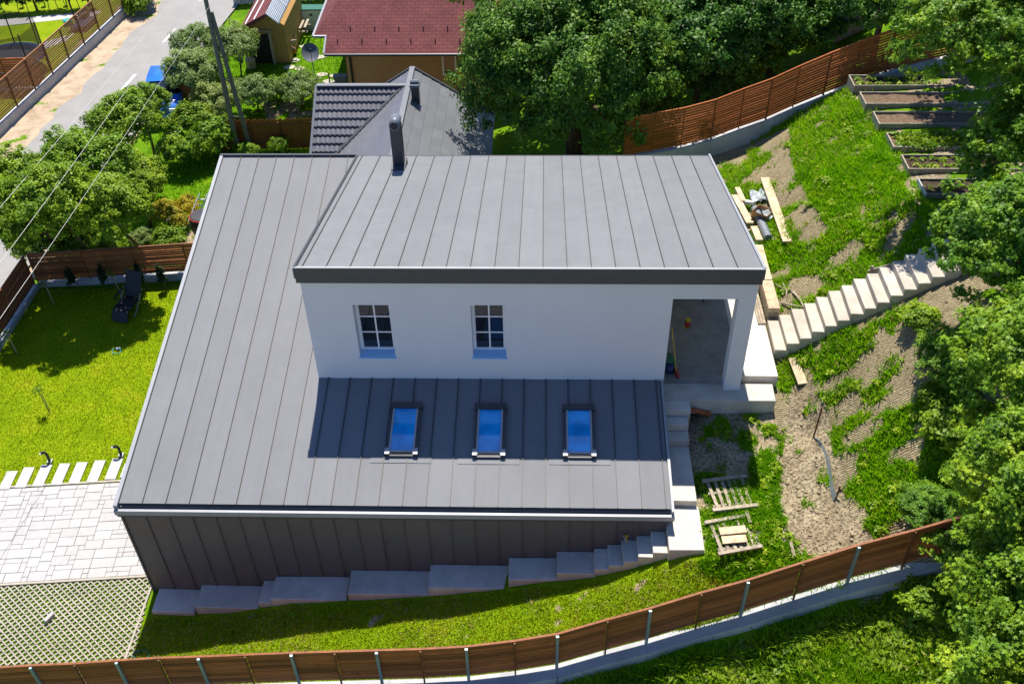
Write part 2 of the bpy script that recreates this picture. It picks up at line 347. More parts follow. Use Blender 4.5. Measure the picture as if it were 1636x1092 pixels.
# ------------------------------------------------------------------ terrain height
CP = []
for x in (-17.2, -14.5, -12, -10):
    for y in (9.5, 12, 14.5, 17, 19.5, 22, 24.5, 26.6): CP.append((x, y, -0.02))
for y, z in ((10, -0.5), (16, -0.5), (22, -0.6), (28, -0.8), (34, -1), (42, -1), (52, -1), (70, -1), (100, -1)):
    for x in (-19.5, -23, -28, -36, -60): CP.append((x, y, z))
for x, y, z in ((-15, 29, -.6), (-12, 29, -.6), (-14, 32, -1), (-10, 33, -1), (-14, 38, -1), (-10, 38, -1), (-4, 36, -1), (-14, 46, -1), (-8, 46, -1), (-12, 60, -1), (0, 60, -.5), (0, 45, -.4),
    (-5, 31, -.6), (0, 31, .6), (3, 30.6, 2.6), (4.8, 30.2, 2.45), (7.1, 30.2, 3.4), (9.5, 30.2, 5.1), (9.8, 29.4, 5.85), (12.2, 30.8, 6.0), (3, 35, 1.2), (7, 35, 3.2), (11, 36, 5.0), (15, 37, 6.4), (10, 46, 4.5), (18, 46, 7),
    # around the house
    (-9.2, 11.4, -.05), (-5.2, 11.4, .35), (-1.6, 11.4, .72), (.3, 11.5, 1.0), (4.3, 12.3, 2.1), (6.4, 12.7, 2.75), (8.0, 13.1, 3.5),
    (-9, 13.6, -.06), (-7.6, 13.6, .03), (-8.2, 13.5, -.02), (-6, 13.6, .52), (-3.5, 13.6, .80), (-1.5, 13.6, 1.08), (0, 13.6, 1.42), (1.3, 13.6, 1.68), (2.5, 13.5, 2.2), (3.3, 13.4, 2.6),
    (-6, 15, .3), (-2, 15, .8), (1.5, 15, 1.6), (-6, 20, .2), (-2, 20, 1), (2, 20, 2), (-6, 25, -.1), (-2, 25, .6), (2, 25, 2.0),
    (3.9, 14.2, 2.78), (3.9, 16, 2.9), (3.9, 17, 3.0), (5, 13.5, 2.75), (5, 15.5, 2.9), (5, 17, 3.1), (5.9, 14, 2.95), (6.0, 16, 3.05), (5.9, 17.6, 3.3), (6.4, 18.6, 3.6),
    (6.65, 14.8, 3.1), (6.6, 16.8, 3.15), (7.6, 14.0, 3.75), (7.9, 16.5, 4.5), (9, 14.2, 4.7), (9, 17, 5.6), (10.5, 15, 5.7), (10.5, 17.5, 6.4), (13, 15, 6.6), (13, 19, 7.2),
    (4.3, 19, 3.4), (4.3, 23, 3.4), (6.05, 19.3, 3.72), (6.05, 20.8, 3.75), (6.6, 18.75, 3.85), (7.2, 18.8, 4.35), (8, 18.8, 4.9), (9, 18.85, 5.6), (7.0, 19.6, 4.25), (8, 19.6, 4.9), (9, 19.6, 5.55), (10, 19.6, 6.15), (12, 20, 6.8),
    (5.8, 22, 3.65), (5.6, 25, 3.5), (5.2, 28, 3.2), (7, 22.5, 4.1), (7, 25, 4.1), (7, 27.5, 3.95), (8.3, 22.5, 5.3), (8.3, 25, 5.35), (8.3, 28, 4.9), (9.5, 22.2, 6.0), (9.5, 25, 6.02), (9.4, 28, 5.8),
    (10.3, 22, 6.02), (10.3, 25, 6.02), (10.2, 28, 6.0), (11.5, 22, 6.05), (11.5, 25, 6.05), (11.5, 28, 6.02), (13.2, 23, 6.06), (13.2, 27, 6.05), (16, 24, 6.8), (16, 30, 6.8), (22, 24, 8), (22, 36, 8), (22, 15, 8), (30, 25, 9),
    (-7.5, 12.6, .28), (-5, 12.6, .6), (-3, 12.6, .84), (-1, 12.6, 1.14), (1, 12.6, 1.55), (3, 12.8, 2.2),
    # outside the front fence
    (.3, 10.9, .5), (2.2, 11.15, .9), (4.3, 11.65, 1.4), (6.4, 12.05, 2.05), (7.6, 12.3, 2.6),
    (-12, 10, -.4), (-6, 9.8, -.2), (-1, 9.6, .2), (3, 10, 1.0), (6, 10.5, 1.9), (9, 11, 3.2), (-6, 5, -1), (3, 5, .2), (9, 6, 2.4), (14, 10, 5.5), (0, -10, -2), (20, -5, 4), (-20, -10, -2),
    (-60, 200, -1), (0, 200, 0), (60, 200, 10), (60, 40, 14), (60, -20, 10), (-60, -20, -2), (-120, 60, -1), (120, 60, 20), (0, -120, -4), (0, 300, 0)): CP.append((x, y, z))
CP = np.array(CP, float)
_D = np.sqrt(((CP[:, None, :2] - CP[None, :, :2]) ** 2).sum(-1))
_w = np.linalg.solve(np.block([[-_D + 0.02 * np.eye(len(CP)), np.ones((len(CP), 1))], [np.ones((1, len(CP))), np.zeros((1, 1))]]), np.append(CP[:, 2], 0.0))
def g(x, y):
    x = np.asarray(x, float); y = np.asarray(y, float); sh = x.shape; x = x.ravel(); y = y.ravel(); out = np.empty(len(x))
    for i in range(0, len(x), 20000):
        d = np.sqrt((x[i:i + 20000, None] - CP[None, :, 0]) ** 2 + (y[i:i + 20000, None] - CP[None, :, 1]) ** 2)
        out[i:i + 20000] = -d @ _w[:-1] + _w[-1]
    return out.reshape(sh)
def g1(x, y): return float(g(np.array([x]), np.array([y]))[0])
def on(px, py):
    """the ground point seen at a picture point"""
    d = ray(px, py); t = np.linspace(8, 140, 1600); P = CC[None] + d[None] * t[:, None]
    h = P[:, 2] - g(P[:, 0], P[:, 1]); i = int(np.argmax(h < 0))
    a, b = h[i - 1], h[i]; tt = t[i - 1] + (t[i] - t[i - 1]) * a / (a - b); p = CC + d * tt; return np.array([p[0], p[1], g1(p[0], p[1])])
def onp(pts): return [tuple(on(*p)[:2]) for p in pts]
def road_x(y): return -19.86 + 0.094 * (np.asarray(y) - 43.5)

# ------------------------------------------------------------------ zones on the ground
Z_drive = [(-16.8, 14.12), (-9.35, 14.77), (-9.6, 17.98), (-16.8, 17.25)]
Z_grid = [(-16.8, 11.3), (-9.2, 11.3), (-9.72, 14.74), (-16.8, 14.12)]
Z_lawn = [(-17.6, 17.2), (-9.5, 17.98), (-9.5, 26.6), (-17.3, 26.3)]
Z_front = [(-9.6, 11.3), (.3, 11.3), (4.2, 12.2), (5.3, 12.6), (5.5, 13.6), (3.5, 13.7), (-9.6, 13.75)]
Z_dirt = onp([(1268, 612), (1318, 640), (1330, 720), (1352, 800), (1390, 862), (1275, 890), (1243, 800), (1250, 720), (1256, 660)])
Z_path = onp([(1200, 640), (1240, 655), (1255, 700), (1195, 740), (1195, 760), (1100, 760), (1095, 660)])
Z_weeds = [(3.5, 13.2), (5.3, 12.6), (6.1, 14), (5.75, 17.4), (3.5, 17.2)]
Z_lush = onp([(1300, 150), (1370, 140), (1400, 190), (1450, 270), (1478, 330), (1400, 385), (1340, 392), (1300, 330), (1262, 250), (1262, 190)])
Z_top = [(9.9, 21.5), (16, 21.5), (16, 30.5), (9.7, 30.4)]
Z_wild = [(-14, 3), (14, 3), (12, 13.3), (6.6, 12.65), (4.2, 12.2), (.3, 11.4), (-14, 11.2)]
Z_garden = [(-17.3, 27), (-9, 27.6), (-4, 31), (-4, 52), (-16.2, 52), (-17.6, 30)]
Z_gdirt = onp([(240, 345), (330, 335), (330, 400), (270, 395), (290, 360)])
Z_gdirt2 = onp([(430, 200), (500, 205), (500, 160), (420, 165)])
Z_far = [(-60, 38), (-24.2, 38), (-22.2, 56), (-30, 56), (-60, 56)]
def sstep(a, b, x): t = np.clip((x - a) / (b - a), 0, 1); return t * t * (3 - 2 * t)
def zone(x, y):
    n1 = fbm(x * 0.9 + 5, y * 0.9); n2 = fbm(x * 2.3 + 31, y * 2.3 + 7); n3 = fbm(x * 5.1 + 3, y * 5.1 + 77, 3)
    gr = np.full(x.shape, 0.85); net = np.zeros(x.shape); sand = np.zeros(x.shape); lawn = np.zeros(x.shape)
    hill = (x > 5.7) & (y > 12.4) & (y < 30.6) & (x < 11.5)
    gr = np.where(hill, sstep(0.47, 0.60, 0.6 * n1 + 0.4 * n2), gr); net = np.where(hill, 1.0, net)
    up = hill & (y > 20.6); gr = np.where(up, sstep(0.46, 0.57, 0.55 * n1 + 0.45 * n2), gr)
    lush = inpoly(x, y, Z_lush); gr = np.where(lush, np.maximum(gr, sstep(0.25, 0.4, n2)), gr)
    low = hill & (y < 19.0) & (x < 8.8); gr = np.where(low, sstep(0.44, 0.54, 0.35 * n1 + 0.65 * n2), gr)
    wd = inpoly(x, y, Z_weeds); gr = np.where(wd, sstep(0.30, 0.5, n2), gr); net = np.where(wd, 0, net)
    p = inpoly(x, y, Z_path); gr = np.where(p, sstep(0.52, 0.68, n2), gr)
    d = inpoly(x, y, Z_dirt); gr = np.where(d, sstep(0.66, 0.74, n2), gr); net = np.where(d, 0, net)
    f = inpoly(x, y, Z_front); gr = np.where(f, sstep(0.24, 0.40, 0.5 * n2 + 0.5 * n3), gr); lawn = np.where(f, 0.6, lawn)
    l = inpoly(x, y, Z_lawn); gr = np.where(l, 0.86 + 0.14 * sstep(0.3, 0.45, n2), gr); lawn = np.where(l, 1.0, lawn)
    gr = np.where(inpoly(x, y, Z_gdirt) | inpoly(x, y, Z_gdirt2), sstep(0.5, 0.62, n2), gr)
    t = inpoly(x, y, Z_top); gr = np.where(t, sstep(0.38, 0.5, n2) * 0.8, gr); net = np.where(t, 0, net)
    r = (x < -17.9) & (x > road_x(y) - 4.6 + 0.0 * x) & (y > 24); gr = np.where(r, sstep(0.60, 0.72, n2) * 0.8, gr); sand = np.where(r, 1.0, sand)
    fa = (x < road_x(y) - 4.2) & (y > 36); lawn = np.where(fa, 1.0, lawn); gr = np.where(fa, 0.95, gr)
    gv = (x < road_x(y) - 4.2) & (y > 55.5); gr = np.where(gv, 0.0, gr); sand = np.where(gv, 1.0, sand)
    ot = (y < 5) | (x > 26) | (y > 75); gr = np.where(ot, sstep(.5, .6, n1) * .5, gr); sand = np.where(ot, .4, sand)  # unseen outer ground made barer and sandier to cut its green reflection
    return gr, net, sand, lawn

def lines(segs):
    out = []
    for a, b, st in segs: out += list(np.arange(a, b, st))
    return np.array(out)
gx = lines([(-420, -80, 40), (-80, -32, 4), (-32, -18, 0.6), (-18, 14, 0.16), (14, 30, 0.8), (30, 90, 5), (90, 420.1, 40)])
gy = lines([(-300, -20, 40), (-20, 8, 2), (8, 32, 0.16), (32, 58, 0.45), (58, 110, 4), (110, 520.1, 40)])
GX, GY = np.meshgrid(gx, gy)
GZ = g(GX, GY) + (fbm(GX * 1.3, GY * 1.3) - 0.5) * 0.10 * ((GX > -9) | (GX < -18)) * (np.abs(GX) < 40)
# sit the ground under what is laid on it
for poly, z in ((Z_drive, -0.06), (Z_grid, -0.042)):
    m = inpoly(GX, GY, [(x, y) for x, y in poly]); GZ = np.where(m, z, GZ)
GZ = np.where((np.abs(GX - road_x(GY)) < 2.9) & (GY > 20), np.minimum(GZ, -1.05), GZ)
GZ = np.where((GX > -9.5) & (GX < 2.8) & (GY > 14.4) & (GY < 25.8), np.minimum(GZ, 1.0), GZ)
a_gr, a_net, a_sand, a_lawn = zone(GX, GY)
ny, nx = GX.shape
idx = np.arange(nx * ny).reshape(ny, nx)
F = np.stack([idx[:-1, :-1], idx[:-1, 1:], idx[1:, 1:], idx[1:, :-1]], -1).reshape(-1, 4)
def groundmat():
    t = NT('hillside ground')
    ga, na, sa, la = (t.attr(k) for k in ('grassy', 'netted', 'sandy', 'lawny'))
    dirt = t.ramp(t.noise(2.2, 6, 0.65), [(0.28, (0.19, 0.145, 0.085)), (0.5, (0.36, 0.285, 0.18)), (0.72, (0.46, 0.38, 0.25))])
    spk = t.ramp(t.noise(14.0, 3, 0.6), [(0.40, (0.55,) * 3), (0.56, (1.1,) * 3)]); dirt = t.mix(1.0, dirt, spk, 'MULTIPLY')
    sand = t.ramp(t.noise(1.6, 6, 0.62), [(0.3, (0.34, 0.25, 0.165)), (0.55, (0.50, 0.39, 0.275)), (0.75, (0.56, 0.45, 0.33))])
    dirt = t.mix(sa, dirt, sand)
    wv = t.n.new('ShaderNodeTexWave'); wv.wave_type = 'BANDS'; wv.bands_direction = 'Y'; wv.inputs['Scale'].default_value = 5.6; wv.inputs['Distortion'].default_value = 4.0; wv.inputs['Detail'].default_value = 3; wv.inputs['Detail Scale'].default_value = 1.5
    t.link(t.pos, wv.inputs['Vector'])
    nl = t.ramp(wv.outputs['Fac'], [(0.2, (0.50, 0.47, 0.40)), (0.6, (1.15, 1.12, 1.0))])
    dirt = t.mix(na, dirt, t.mix(1.0, t.mix(0.4, dirt, (0.40, 0.35, 0.24)), nl, 'MULTIPLY'))
    lush = t.ramp(t.noise(1.4, 5, 0.6), [(0.3, (0.07, 0.175, 0.003)), (0.55, (0.12, 0.24, 0.004)), (0.75, (0.20, 0.285, 0.010))])
    lawn = t.ramp(t.noise(1.1, 6, 0.65), [(0.28, (0.15, 0.245, 0.002)), (0.5, (0.225, 0.315, 0.003)), (0.7, (0.31, 0.335, 0.010)), (0.82, (0.36, 0.32, 0.05))])
    fine = t.ramp(t.noise(24.0, 3, 0.7), [(0.3, (0.6,) * 3), (0.7, (1.3,) * 3)])
    gcol = t.mix(1.0, t.mix(la, lush, lawn), fine, 'MULTIPLY')
    mask = t.ramp(t.math('ADD', ga, t.math('MULTIPLY', t.math('SUBTRACT', t.noise(9.0, 5, 0.7), 0.5), 1.3)), [(0.40, (0, 0, 0)), (0.62, (1, 1, 1))])
    t.link(t.mix(mask, dirt, gcol), t.b.inputs['Base Color']); t.set(Roughness=1.0, Specular_IOR_Level=0.1)
    h = t.math('ADD', t.noise(17.0, 5, 0.7), t.math('MULTIPLY', t.math('MULTIPLY', wv.outputs['Fac'], na), 0.5)); t.bump(h, 0.9, 0.05)
    return t.m
M['ground'] = groundmat()
me = npmesh('ground', np.stack([GX, GY, GZ], -1).reshape(-1, 3), F, M['ground'], True)
for nm, arr in (('grassy', a_gr), ('netted', a_net), ('sandy', a_sand), ('lawny', a_lawn)):
    at = me.attributes.new(nm, 'FLOAT', 'POINT'); at.data.foreach_set('value', arr.astype(np.float32).ravel())
tag(place('ground', me), kind='structure')

# ------------------------------------------------------------------ road, paving
ys = np.arange(22, 110, 1.0)
def strip(name, off0, off1, z, mat, y0=22, y1=110, st=1.0, jit=0.0):
    b = MB(); ysl = np.arange(y0, y1 + 1e-6, st); n = len(ysl)
    vs = [(road_x(y) + off0 + jit * (float(fbm(np.array([y * 0.8]), np.array([1.0]))[0]) - .5), y, z) for y in ysl] + [(road_x(y) + off1, y, z) for y in ysl]
    b.add(vs, [(i, n + i, n + i + 1, i + 1) for i in range(n - 1)]); return b
road = strip('road', -2.0, 2.3, -0.955, M['asphalt'], jit=0.9, st=0.5).build('road', M['asphalt'], kind='structure')
for y in (42.7, 47.85, 53.1, 37.4):
    strip('m', -0.07, 0.07, -0.95, None, y, y + 1.6, 0.4).build('road_marking', M['marking'], road)

CD, SD = math.cos(math.radians(5.0)), math.sin(math.radians(5.0))
def rot5(u, v, o=(-9.72, 14.74)): return (o[0] + u * CD - v * SD, o[1] + u * SD + v * CD)
drive = tag(bpy.data.objects.new('driveway', None), kind='structure'); COL.objects.link(drive); LOC['driveway'] = np.zeros(3)
base = MB(); base.prism([(-16.8, 14.12), (-9.40, 14.77), (-9.62, 17.98), (-16.8, 17.30)], -0.2, -0.035); base.build('joint_sand', mk('paving joint sand', (0.34, 0.315, 0.28), 1.0, 0.2, 20), drive)
MOD = 0.15
NU, NV = 39, 21
occ = np.zeros((NU, NV), bool); k = 0; REST = MB()
for v in range(NV):
    for u in range(NU):
        if occ[u, v]: continue
        su, sv = random.choice([(2, 2), (3, 2), (2, 1), (3, 2), (3, 2), (4, 2), (1, 1), (3, 1), (3, 2)])
        su = min(su, NU - u); sv = min(sv, NV - v)
        while su > 1 and occ[u:u + su, v].any(): su -= 1
        occ[u:u + su, v:v + sv] = True
        a, b2 = -5.8 + u * MOD + 0.004, -5.8 + (u + su) * MOD - 0.004; c0, c1 = 0.05 + v * MOD + 0.004, 0.05 + (v + sv) * MOD - 0.004
        pts = [rot5(a, c0), rot5(b2, c0), rot5(b2, c1), rot5(a, c1)]
        if max(p[0] for p in pts) > -9.35 - 0.0 * u: continue
        zt = 0.0 + random.uniform(-.004, .004); m = MB(); ins = 0.006
        q = [rot5(a + ins, c0 + ins), rot5(b2 - ins, c0 + ins), rot5(b2 - ins, c1 - ins), rot5(a + ins, c1 - ins)]
        m.add([(x, y, -.06) for x, y in pts] + [(x, y, zt - .006) for x, y in pts] + [(x, y, zt) for x, y in q],
              [(0, 1, 5, 4), (1, 2, 6, 5), (2, 3, 7, 6), (3, 0, 4, 7), (4, 5, 9, 8), (5, 6, 10, 9), (6, 7, 11, 10), (7, 4, 8, 11), (8, 9, 10, 11)])
        (m.build('paving_stone', M['paver'], drive) if k < 300 else REST.add(m.v, m.f)); k += 1
if REST.v: REST.build('paving_stones', M['paver'], drive, kind='stuff')
kb = MB(); kb.bar((*rot5(-7.1, 0.0), -.05), (*rot5(0.15, 0.0), -.05), 0.06, 0.13); kb.build('kerb', M['grid'], drive)
kb = MB(); kb.bar((*rot5(-7.1, 3.26), -.05), (*rot5(0.1, 3.26), -.05), 0.06, 0.13); kb.build('kerb', M['grid'], drive)

gridp = tag(bpy.data.objects.new('grass_paving', None), kind='structure'); COL.objects.link(gridp); LOC['grass_paving'] = np.zeros(3)
P0 = 0.172
def lattice():
    m = MB(); w = 0.0155; h0, h1 = -0.09, 0.0
    for i in range(4):
        for j in range(3):
            x0, y0 = i * P0, j * P0; cx, cy = x0 + P0 / 2, y0 + P0 / 2
            for (ax, ay) in ((x0, y0), (x0 + P0, y0), (x0 + P0, y0 + P0), (x0, y0 + P0)):
                d = np.array([ax - cx, ay - cy]); L = np.linalg.norm(d); d /= L; nrm = np.array([-d[1], d[0]]) * w
                a = np.array([cx, cy]); b = np.array([ax, ay]) - d * 0.003
                m.hexa([(*(a - nrm), h0), (*(b - nrm), h0), (*(b + nrm), h0), (*(a + nrm), h0), (*(a - nrm), h1), (*(b - nrm), h1), (*(b + nrm), h1), (*(a + nrm), h1)][::1])
            m.prism([(cx - w * 1.3, cy), (cx, cy - w * 1.3), (cx + w * 1.3, cy), (cx, cy + w * 1.3)], h0, h1 + 0.002)
    return m.mesh('grass_paver', M['grid'])
LAT = lattice()
for i in range(10):
    for j in range(7):
        x, y = rot5(-0.06 - (i + 1) * 4 * P0, -0.06 - (j + 1) * 3 * P0)
        if y < 11.2: continue
        place('grass_paver', LAT, gridp, (x, y, random.uniform(-.003, .004)), (0, 0, math.radians(5)))
e = MB(); e.bar((*rot5(-0.02, -0.05), -.04), (*rot5(-0.32, -3.2), -.04), 0.05, 0.12); e.build('kerb', M['grid'], gridp)
V = []; NB = 34000
u = RNG.uniform(-7.2, -0.1, NB); v = RNG.uniform(-3.4, -0.05, NB)
keep = (np.minimum(np.abs((u + v) % P0 - P0 * 0), P0 - (u + v) % P0) > 0.02) & (np.minimum((u - v) % P0, P0 - (u - v) % P0) > 0.02) & (fbm(u * 1.2, v * 1.2) > 0.36)
u, v = u[keep], v[keep]; X = -9.72 + u * CD - v * SD; Y = 14.74 + u * SD + v * CD
def blades(name, X, Y, Zg, hmin, hmax, wd, lean, mat, rng=RNG):
    n = len(X); h = rng.uniform(hmin, hmax, n); a = rng.uniform(0, 2 * np.pi, n); l = rng.uniform(0, lean, n) * h; b = rng.uniform(0, 2 * np.pi, n)
    V = np.empty((n, 3, 3)); dx, dy = np.cos(a) * wd / 2 * (0.6 + h / hmax), np.sin(a) * wd / 2 * (0.6 + h / hmax)
    V[:, 0] = np.stack([X - dx, Y - dy, Zg - 0.01], -1); V[:, 1] = np.stack([X + dx, Y + dy, Zg - 0.01], -1)
    V[:, 2] = np.stack([X + np.cos(b) * l, Y + np.sin(b) * l, Zg + h], -1)
    return npmesh(name, V.reshape(-1, 3), np.arange(3 * n).reshape(-1, 3), mat)
tag(place('paver_grass', blades('paver_grass', X, Y, np.full(len(X), -0.042), 0.015, 0.04, 0.024, 1.3, M['grass_lawn'])), 'short grass growing in the cells of the concrete grass paving', 'grass', kind='stuff')

# ------------------------------------------------------------------ the house
YE, ZE, YR, ZR = 14.362, 3.299, 25.963, 5.413
XL, XR = -9.68, 2.95
SLOPE = (ZR - ZE) / (YR - YE)
def rz_(y): return ZE + (y - YE) * SLOPE
YE2, ZE2, ZR2 = 17.76, 7.44, 5.43
def dz_(y): return ZE2 + (y - YE2) * (ZR2 - ZE2) / (YR - YE2)
def onroof(px, py, off=0.0):
    d = ray(px, py); n = np.array([0, -SLOPE, 1.0]); c = ZE - SLOPE * YE + off; return CC + d * ((c - n @ CC) / (n @ d))
def ondorm(px, py):
    s2 = (ZR2 - ZE2) / (YR - YE2); d = ray(px, py); n = np.array([0, -s2, 1.0]); c = ZE2 - s2 * YE2; return CC + d * ((c - n @ CC) / (n @ d))
HOUSE = thing('house', 'modern house clad in grey standing seam metal with a white raised upper storey', 'house', (-3, 14.3, 0))
wall = MB()
wall.xprism([(14.33, -0.5), (25.9, -0.5), (25.9, rz_(25.9) - .06), (14.33, rz_(14.33) - .06)], XL + .10, XR - .10)
WALL = wall.build('lower_wall', M['fascia'], HOUSE)
# front cladding panels
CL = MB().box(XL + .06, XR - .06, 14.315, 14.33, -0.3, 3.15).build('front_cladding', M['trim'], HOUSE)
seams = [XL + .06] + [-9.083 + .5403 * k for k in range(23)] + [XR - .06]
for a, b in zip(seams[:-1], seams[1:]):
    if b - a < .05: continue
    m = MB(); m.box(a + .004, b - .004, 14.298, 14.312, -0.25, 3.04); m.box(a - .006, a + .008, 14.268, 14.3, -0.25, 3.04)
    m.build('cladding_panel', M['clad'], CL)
CP_ = MB(); CP_.box(XL + .02, XL + .07, 14.27, 14.36, -.3, 3.1); CP_.build('corner_trim', M['trim'], HOUSE)
# main roof panels
def panel(a, b, y0, z0, y1, z1, rib=True, n=10):
    m = MB(); ysx = np.linspace(y0, y1, n + 1); sl = (z1 - z0) / (y1 - y0)
    vs = []; fs = []
    for yy in ysx:
        zz = z0 + (yy - y0) * sl
        vs += [(a, yy, zz), ((a + b) / 2, yy, zz + random.uniform(-.002, .004)), (b, yy, zz)]
    for i in range(n):
        fs += [(3 * i, 3 * i + 1, 3 * i + 4, 3 * i + 3), (3 * i + 1, 3 * i + 2, 3 * i + 5, 3 * i + 4)]
    m.add(vs, fs)
    m.n_sheet = len(m.f)
    if rib: m.hexa([(a - .009, y0, z0 - .01), (a + .009, y0, z0 - .01), (a + .009, y1, z1 - .01), (a - .009, y1, z1 - .01), (a - .007, y0, z0 + .032), (a + .007, y0, z0 + .032), (a + .007, y1, z1 + .032), (a - .007, y1, z1 + .032)])
    return m
def seamed(m, par):
    o = m.build('roof_panel', M['roof'], par); o.data.materials.append(M['seam'])
    for p in o.data.polygons:
        if p.index >= m.n_sheet: p.material_index = 1
    return o
deck = MB(); deck.xprism([(YE, ZE - .03), (YE, ZE - .08), (YR, ZR - .08), (YR, ZR - .03)], XL + .02, XR - .02)
ROOF = deck.build('main_roof', M['trim'], HOUSE)
seams = [XL + .05] + [-9.083 + .5403 * k for k in range(23)] + [XR - .05]
for a, b in zip(seams[:-1], seams[1:]):
    if b - a < .03: continue
    seamed(panel(a, b, YE, ZE, YR, ZR), ROOF)
def verge(x, y0, z0, y1, z1, w=.05, h=.07):
    m = MB(); m.hexa([(x - w, y0, z0 - .16), (x + w, y0, z0 - .16), (x + w, y1, z1 - .16), (x - w, y1, z1 - .16), (x - w, y0, z0 + h), (x + w, y0, z0 + h), (x + w, y1, z1 + h), (x - w, y1, z1 + h)]); return m
verge(XL, YE - .1, rz_(YE - .1), YR, ZR, .045, .05).build('verge_trim', M['lip'], ROOF)
verge(XR, YE - .1, rz_(YE - .1), 17.86, rz_(17.86), .03, .04).build('verge_trim', M['lip'], ROOF)
MB().box(XL - .05, -5.62, YR - .01, YR + .06, ZR - .2, ZR + .07).build('ridge_trim', M['trim'], ROOF)
# box gutter at the front eave
GUT = MB().box(XL - .03, XR + .03, 14.274, YE, 3.15, 3.175).build('gutter', M['gutter'], HOUSE)
MB().box(XL - .045, XR + .045, 14.205, 14.272, 3.06, 3.205).build('gutter_lip', M['lip'], GUT)
MB().box(XL - .02, XR + .02, 14.232, 14.30, 2.97, 3.058).build('gutter_soffit', M['trim'], GUT)
for x in (XL - .03, XR + .01): MB().box(x, x + .02, 14.274, YE, 3.18, 3.28).build('gutter_end', M['trim'], GUT)

# upper storey walls
WY = 17.878; TH = .34; DXL, DXR = -5.55, 4.895
def holes_wall(x0, x1, z0, z1, y0, y1, holes):
    xs = sorted({x0, x1, *[h[0] for h in holes], *[h[1] for h in holes]}); zs = sorted({z0, z1, *[h[2] for h in holes], *[h[3] for h in holes]})
    m = MB()
    solid = lambda i, j: 0 <= i < len(xs) - 1 and 0 <= j < len(zs) - 1 and not any(h[0] <= (xs[i] + xs[i + 1]) / 2 <= h[1] and h[2] <= (zs[j] + zs[j + 1]) / 2 <= h[3] for h in holes)
    for i in range(len(xs) - 1):
        for j in range(len(zs) - 1):
            if not solid(i, j): continue
            a, b, c, d = xs[i], xs[i + 1], zs[j], zs[j + 1]
            m.add([(a, y0, c), (b, y0, c), (b, y0, d), (a, y0, d)], [(0, 1, 2, 3)]); m.add([(a, y1, c), (b, y1, c), (b, y1, d), (a, y1, d)], [(3, 2, 1, 0)])
            if not solid(i - 1, j): m.add([(a, y0, c), (a, y0, d), (a, y1, d), (a, y1, c)], [(0, 1, 2, 3)])
            if not solid(i + 1, j): m.add([(b, y0, c), (b, y1, c), (b, y1, d), (b, y0, d)], [(0, 1, 2, 3)])
            if not solid(i, j - 1): m.add([(a, y0, c), (a, y1, c), (b, y1, c), (b, y0, c)], [(0, 1, 2, 3)])
            if not solid(i, j + 1): m.add([(a, y0, d), (b, y0, d), (b, y1, d), (a, y1, d)], [(0, 1, 2, 3)])
    return m
W1 = (-4.43, -3.56, 4.66, 6.28); W2 = (-1.67, -0.86, 4.67, 6.29); DOOR = (3.0, 4.50, 3.3, 6.50)
uw = holes_wall(DXL, DXR, 3.55, 7.2, WY, WY + TH, [W1, W2, (3.0, 4.50, 3.55, 6.50)])
uw.v = [(x, y, (min(z, 3.95) if (z < 4 and x < 2.99) else z)) for x, y, z in uw.v]
UW = uw.build('upper_wall', M['render'], HOUSE)
MB().xprism([(WY + TH, 3.6), (25.9, 4.9), (25.9, dz_(25.9) - .1), (WY + TH, dz_(WY + TH) - .1)], DXL, DXL + .3).build('side_wall', M['render'], HOUSE)
MB().xprism([(WY + TH, 3.5), (25.9, 3.5), (25.9, dz_(25.9) - .1), (WY + TH, dz_(WY + TH) - .1)], 2.70, 3.0).build('side_wall', M['render'], HOUSE)
MB().xprism([(22.4, 3.0), (25.9, 2.0), (25.9, dz_(25.9) - .1), (22.4, dz_(22.4) - .1)], 3.0, DXR).build('side_wall', M['render'], HOUSE)
MB().xprism([(WY + TH, 6.5), (22.4, 6.2), (22.4, dz_(22.4) - .1), (WY + TH, dz_(WY + TH) - .1)], DXR - .34, DXR).build('side_wall', M['render'], HOUSE)
MB().xprism([(WY + TH, 7.0), (25.9, 5.2), (25.9, dz_(25.9) - .1), (WY + TH, dz_(WY + TH) - .1)], 3.0, DXR - .34).build('side_wall', M['render'], HOUSE)
MB().box(4.505, DXR - .002, WY + .002, WY + TH, 3.55, 3.6).build('post_base', M['conc_side'], HOUSE)
MB().box(2.72, DXR - .1, 17.9, 25.8, 0.5, 3.58).build('porch_plinth', M['conc_side'], HOUSE)
# dormer roof
deck = MB(); deck.xprism([(YE2 + .02, ZE2 - .03), (YE2 + .02, ZE2 - .12), (YR, ZR2 - .12), (YR, ZR2 - .03)], -5.57, 4.92)
DR = deck.build('upper_roof', M['trim'], HOUSE)
seams = [-5.55] + [-2.159 + .5425 * k for k in range(-6, 13)] + [4.90]
for a, b in zip(seams[:-1], seams[1:]):
    if b - a < .03: continue
    seamed(panel(a, b, YE2, ZE2, YR, ZR2), DR)
MB().box(-5.62, 4.955, YE2 - .035, YE2, 7.17, ZE2 + .012).build('fascia', M['fascia'], DR)
MB().box(-5.60, 4.935, YE2 - .010, WY - .004, 7.02, 7.168).build('fascia', M['fascia'], DR)
MB().box(-5.62, 4.955, YE2 - .036, YE2 + .03, ZE2 + .014, ZE2 + .03).build('fascia_cap', M['lip'], DR)
verge(-5.585, YE2, ZE2, YR, ZR2, .025, .045).build('verge_trim', M['trim'], DR)
verge(4.93, YE2, ZE2, YR + .05, ZR2, .03, .05).build('verge_trim', M['lip'], DR)
MB().box(-5.6, 4.95, YR, YR + .04, ZR2 - .25, ZR2 + .005).build('rear_trim', M['trim'], DR)

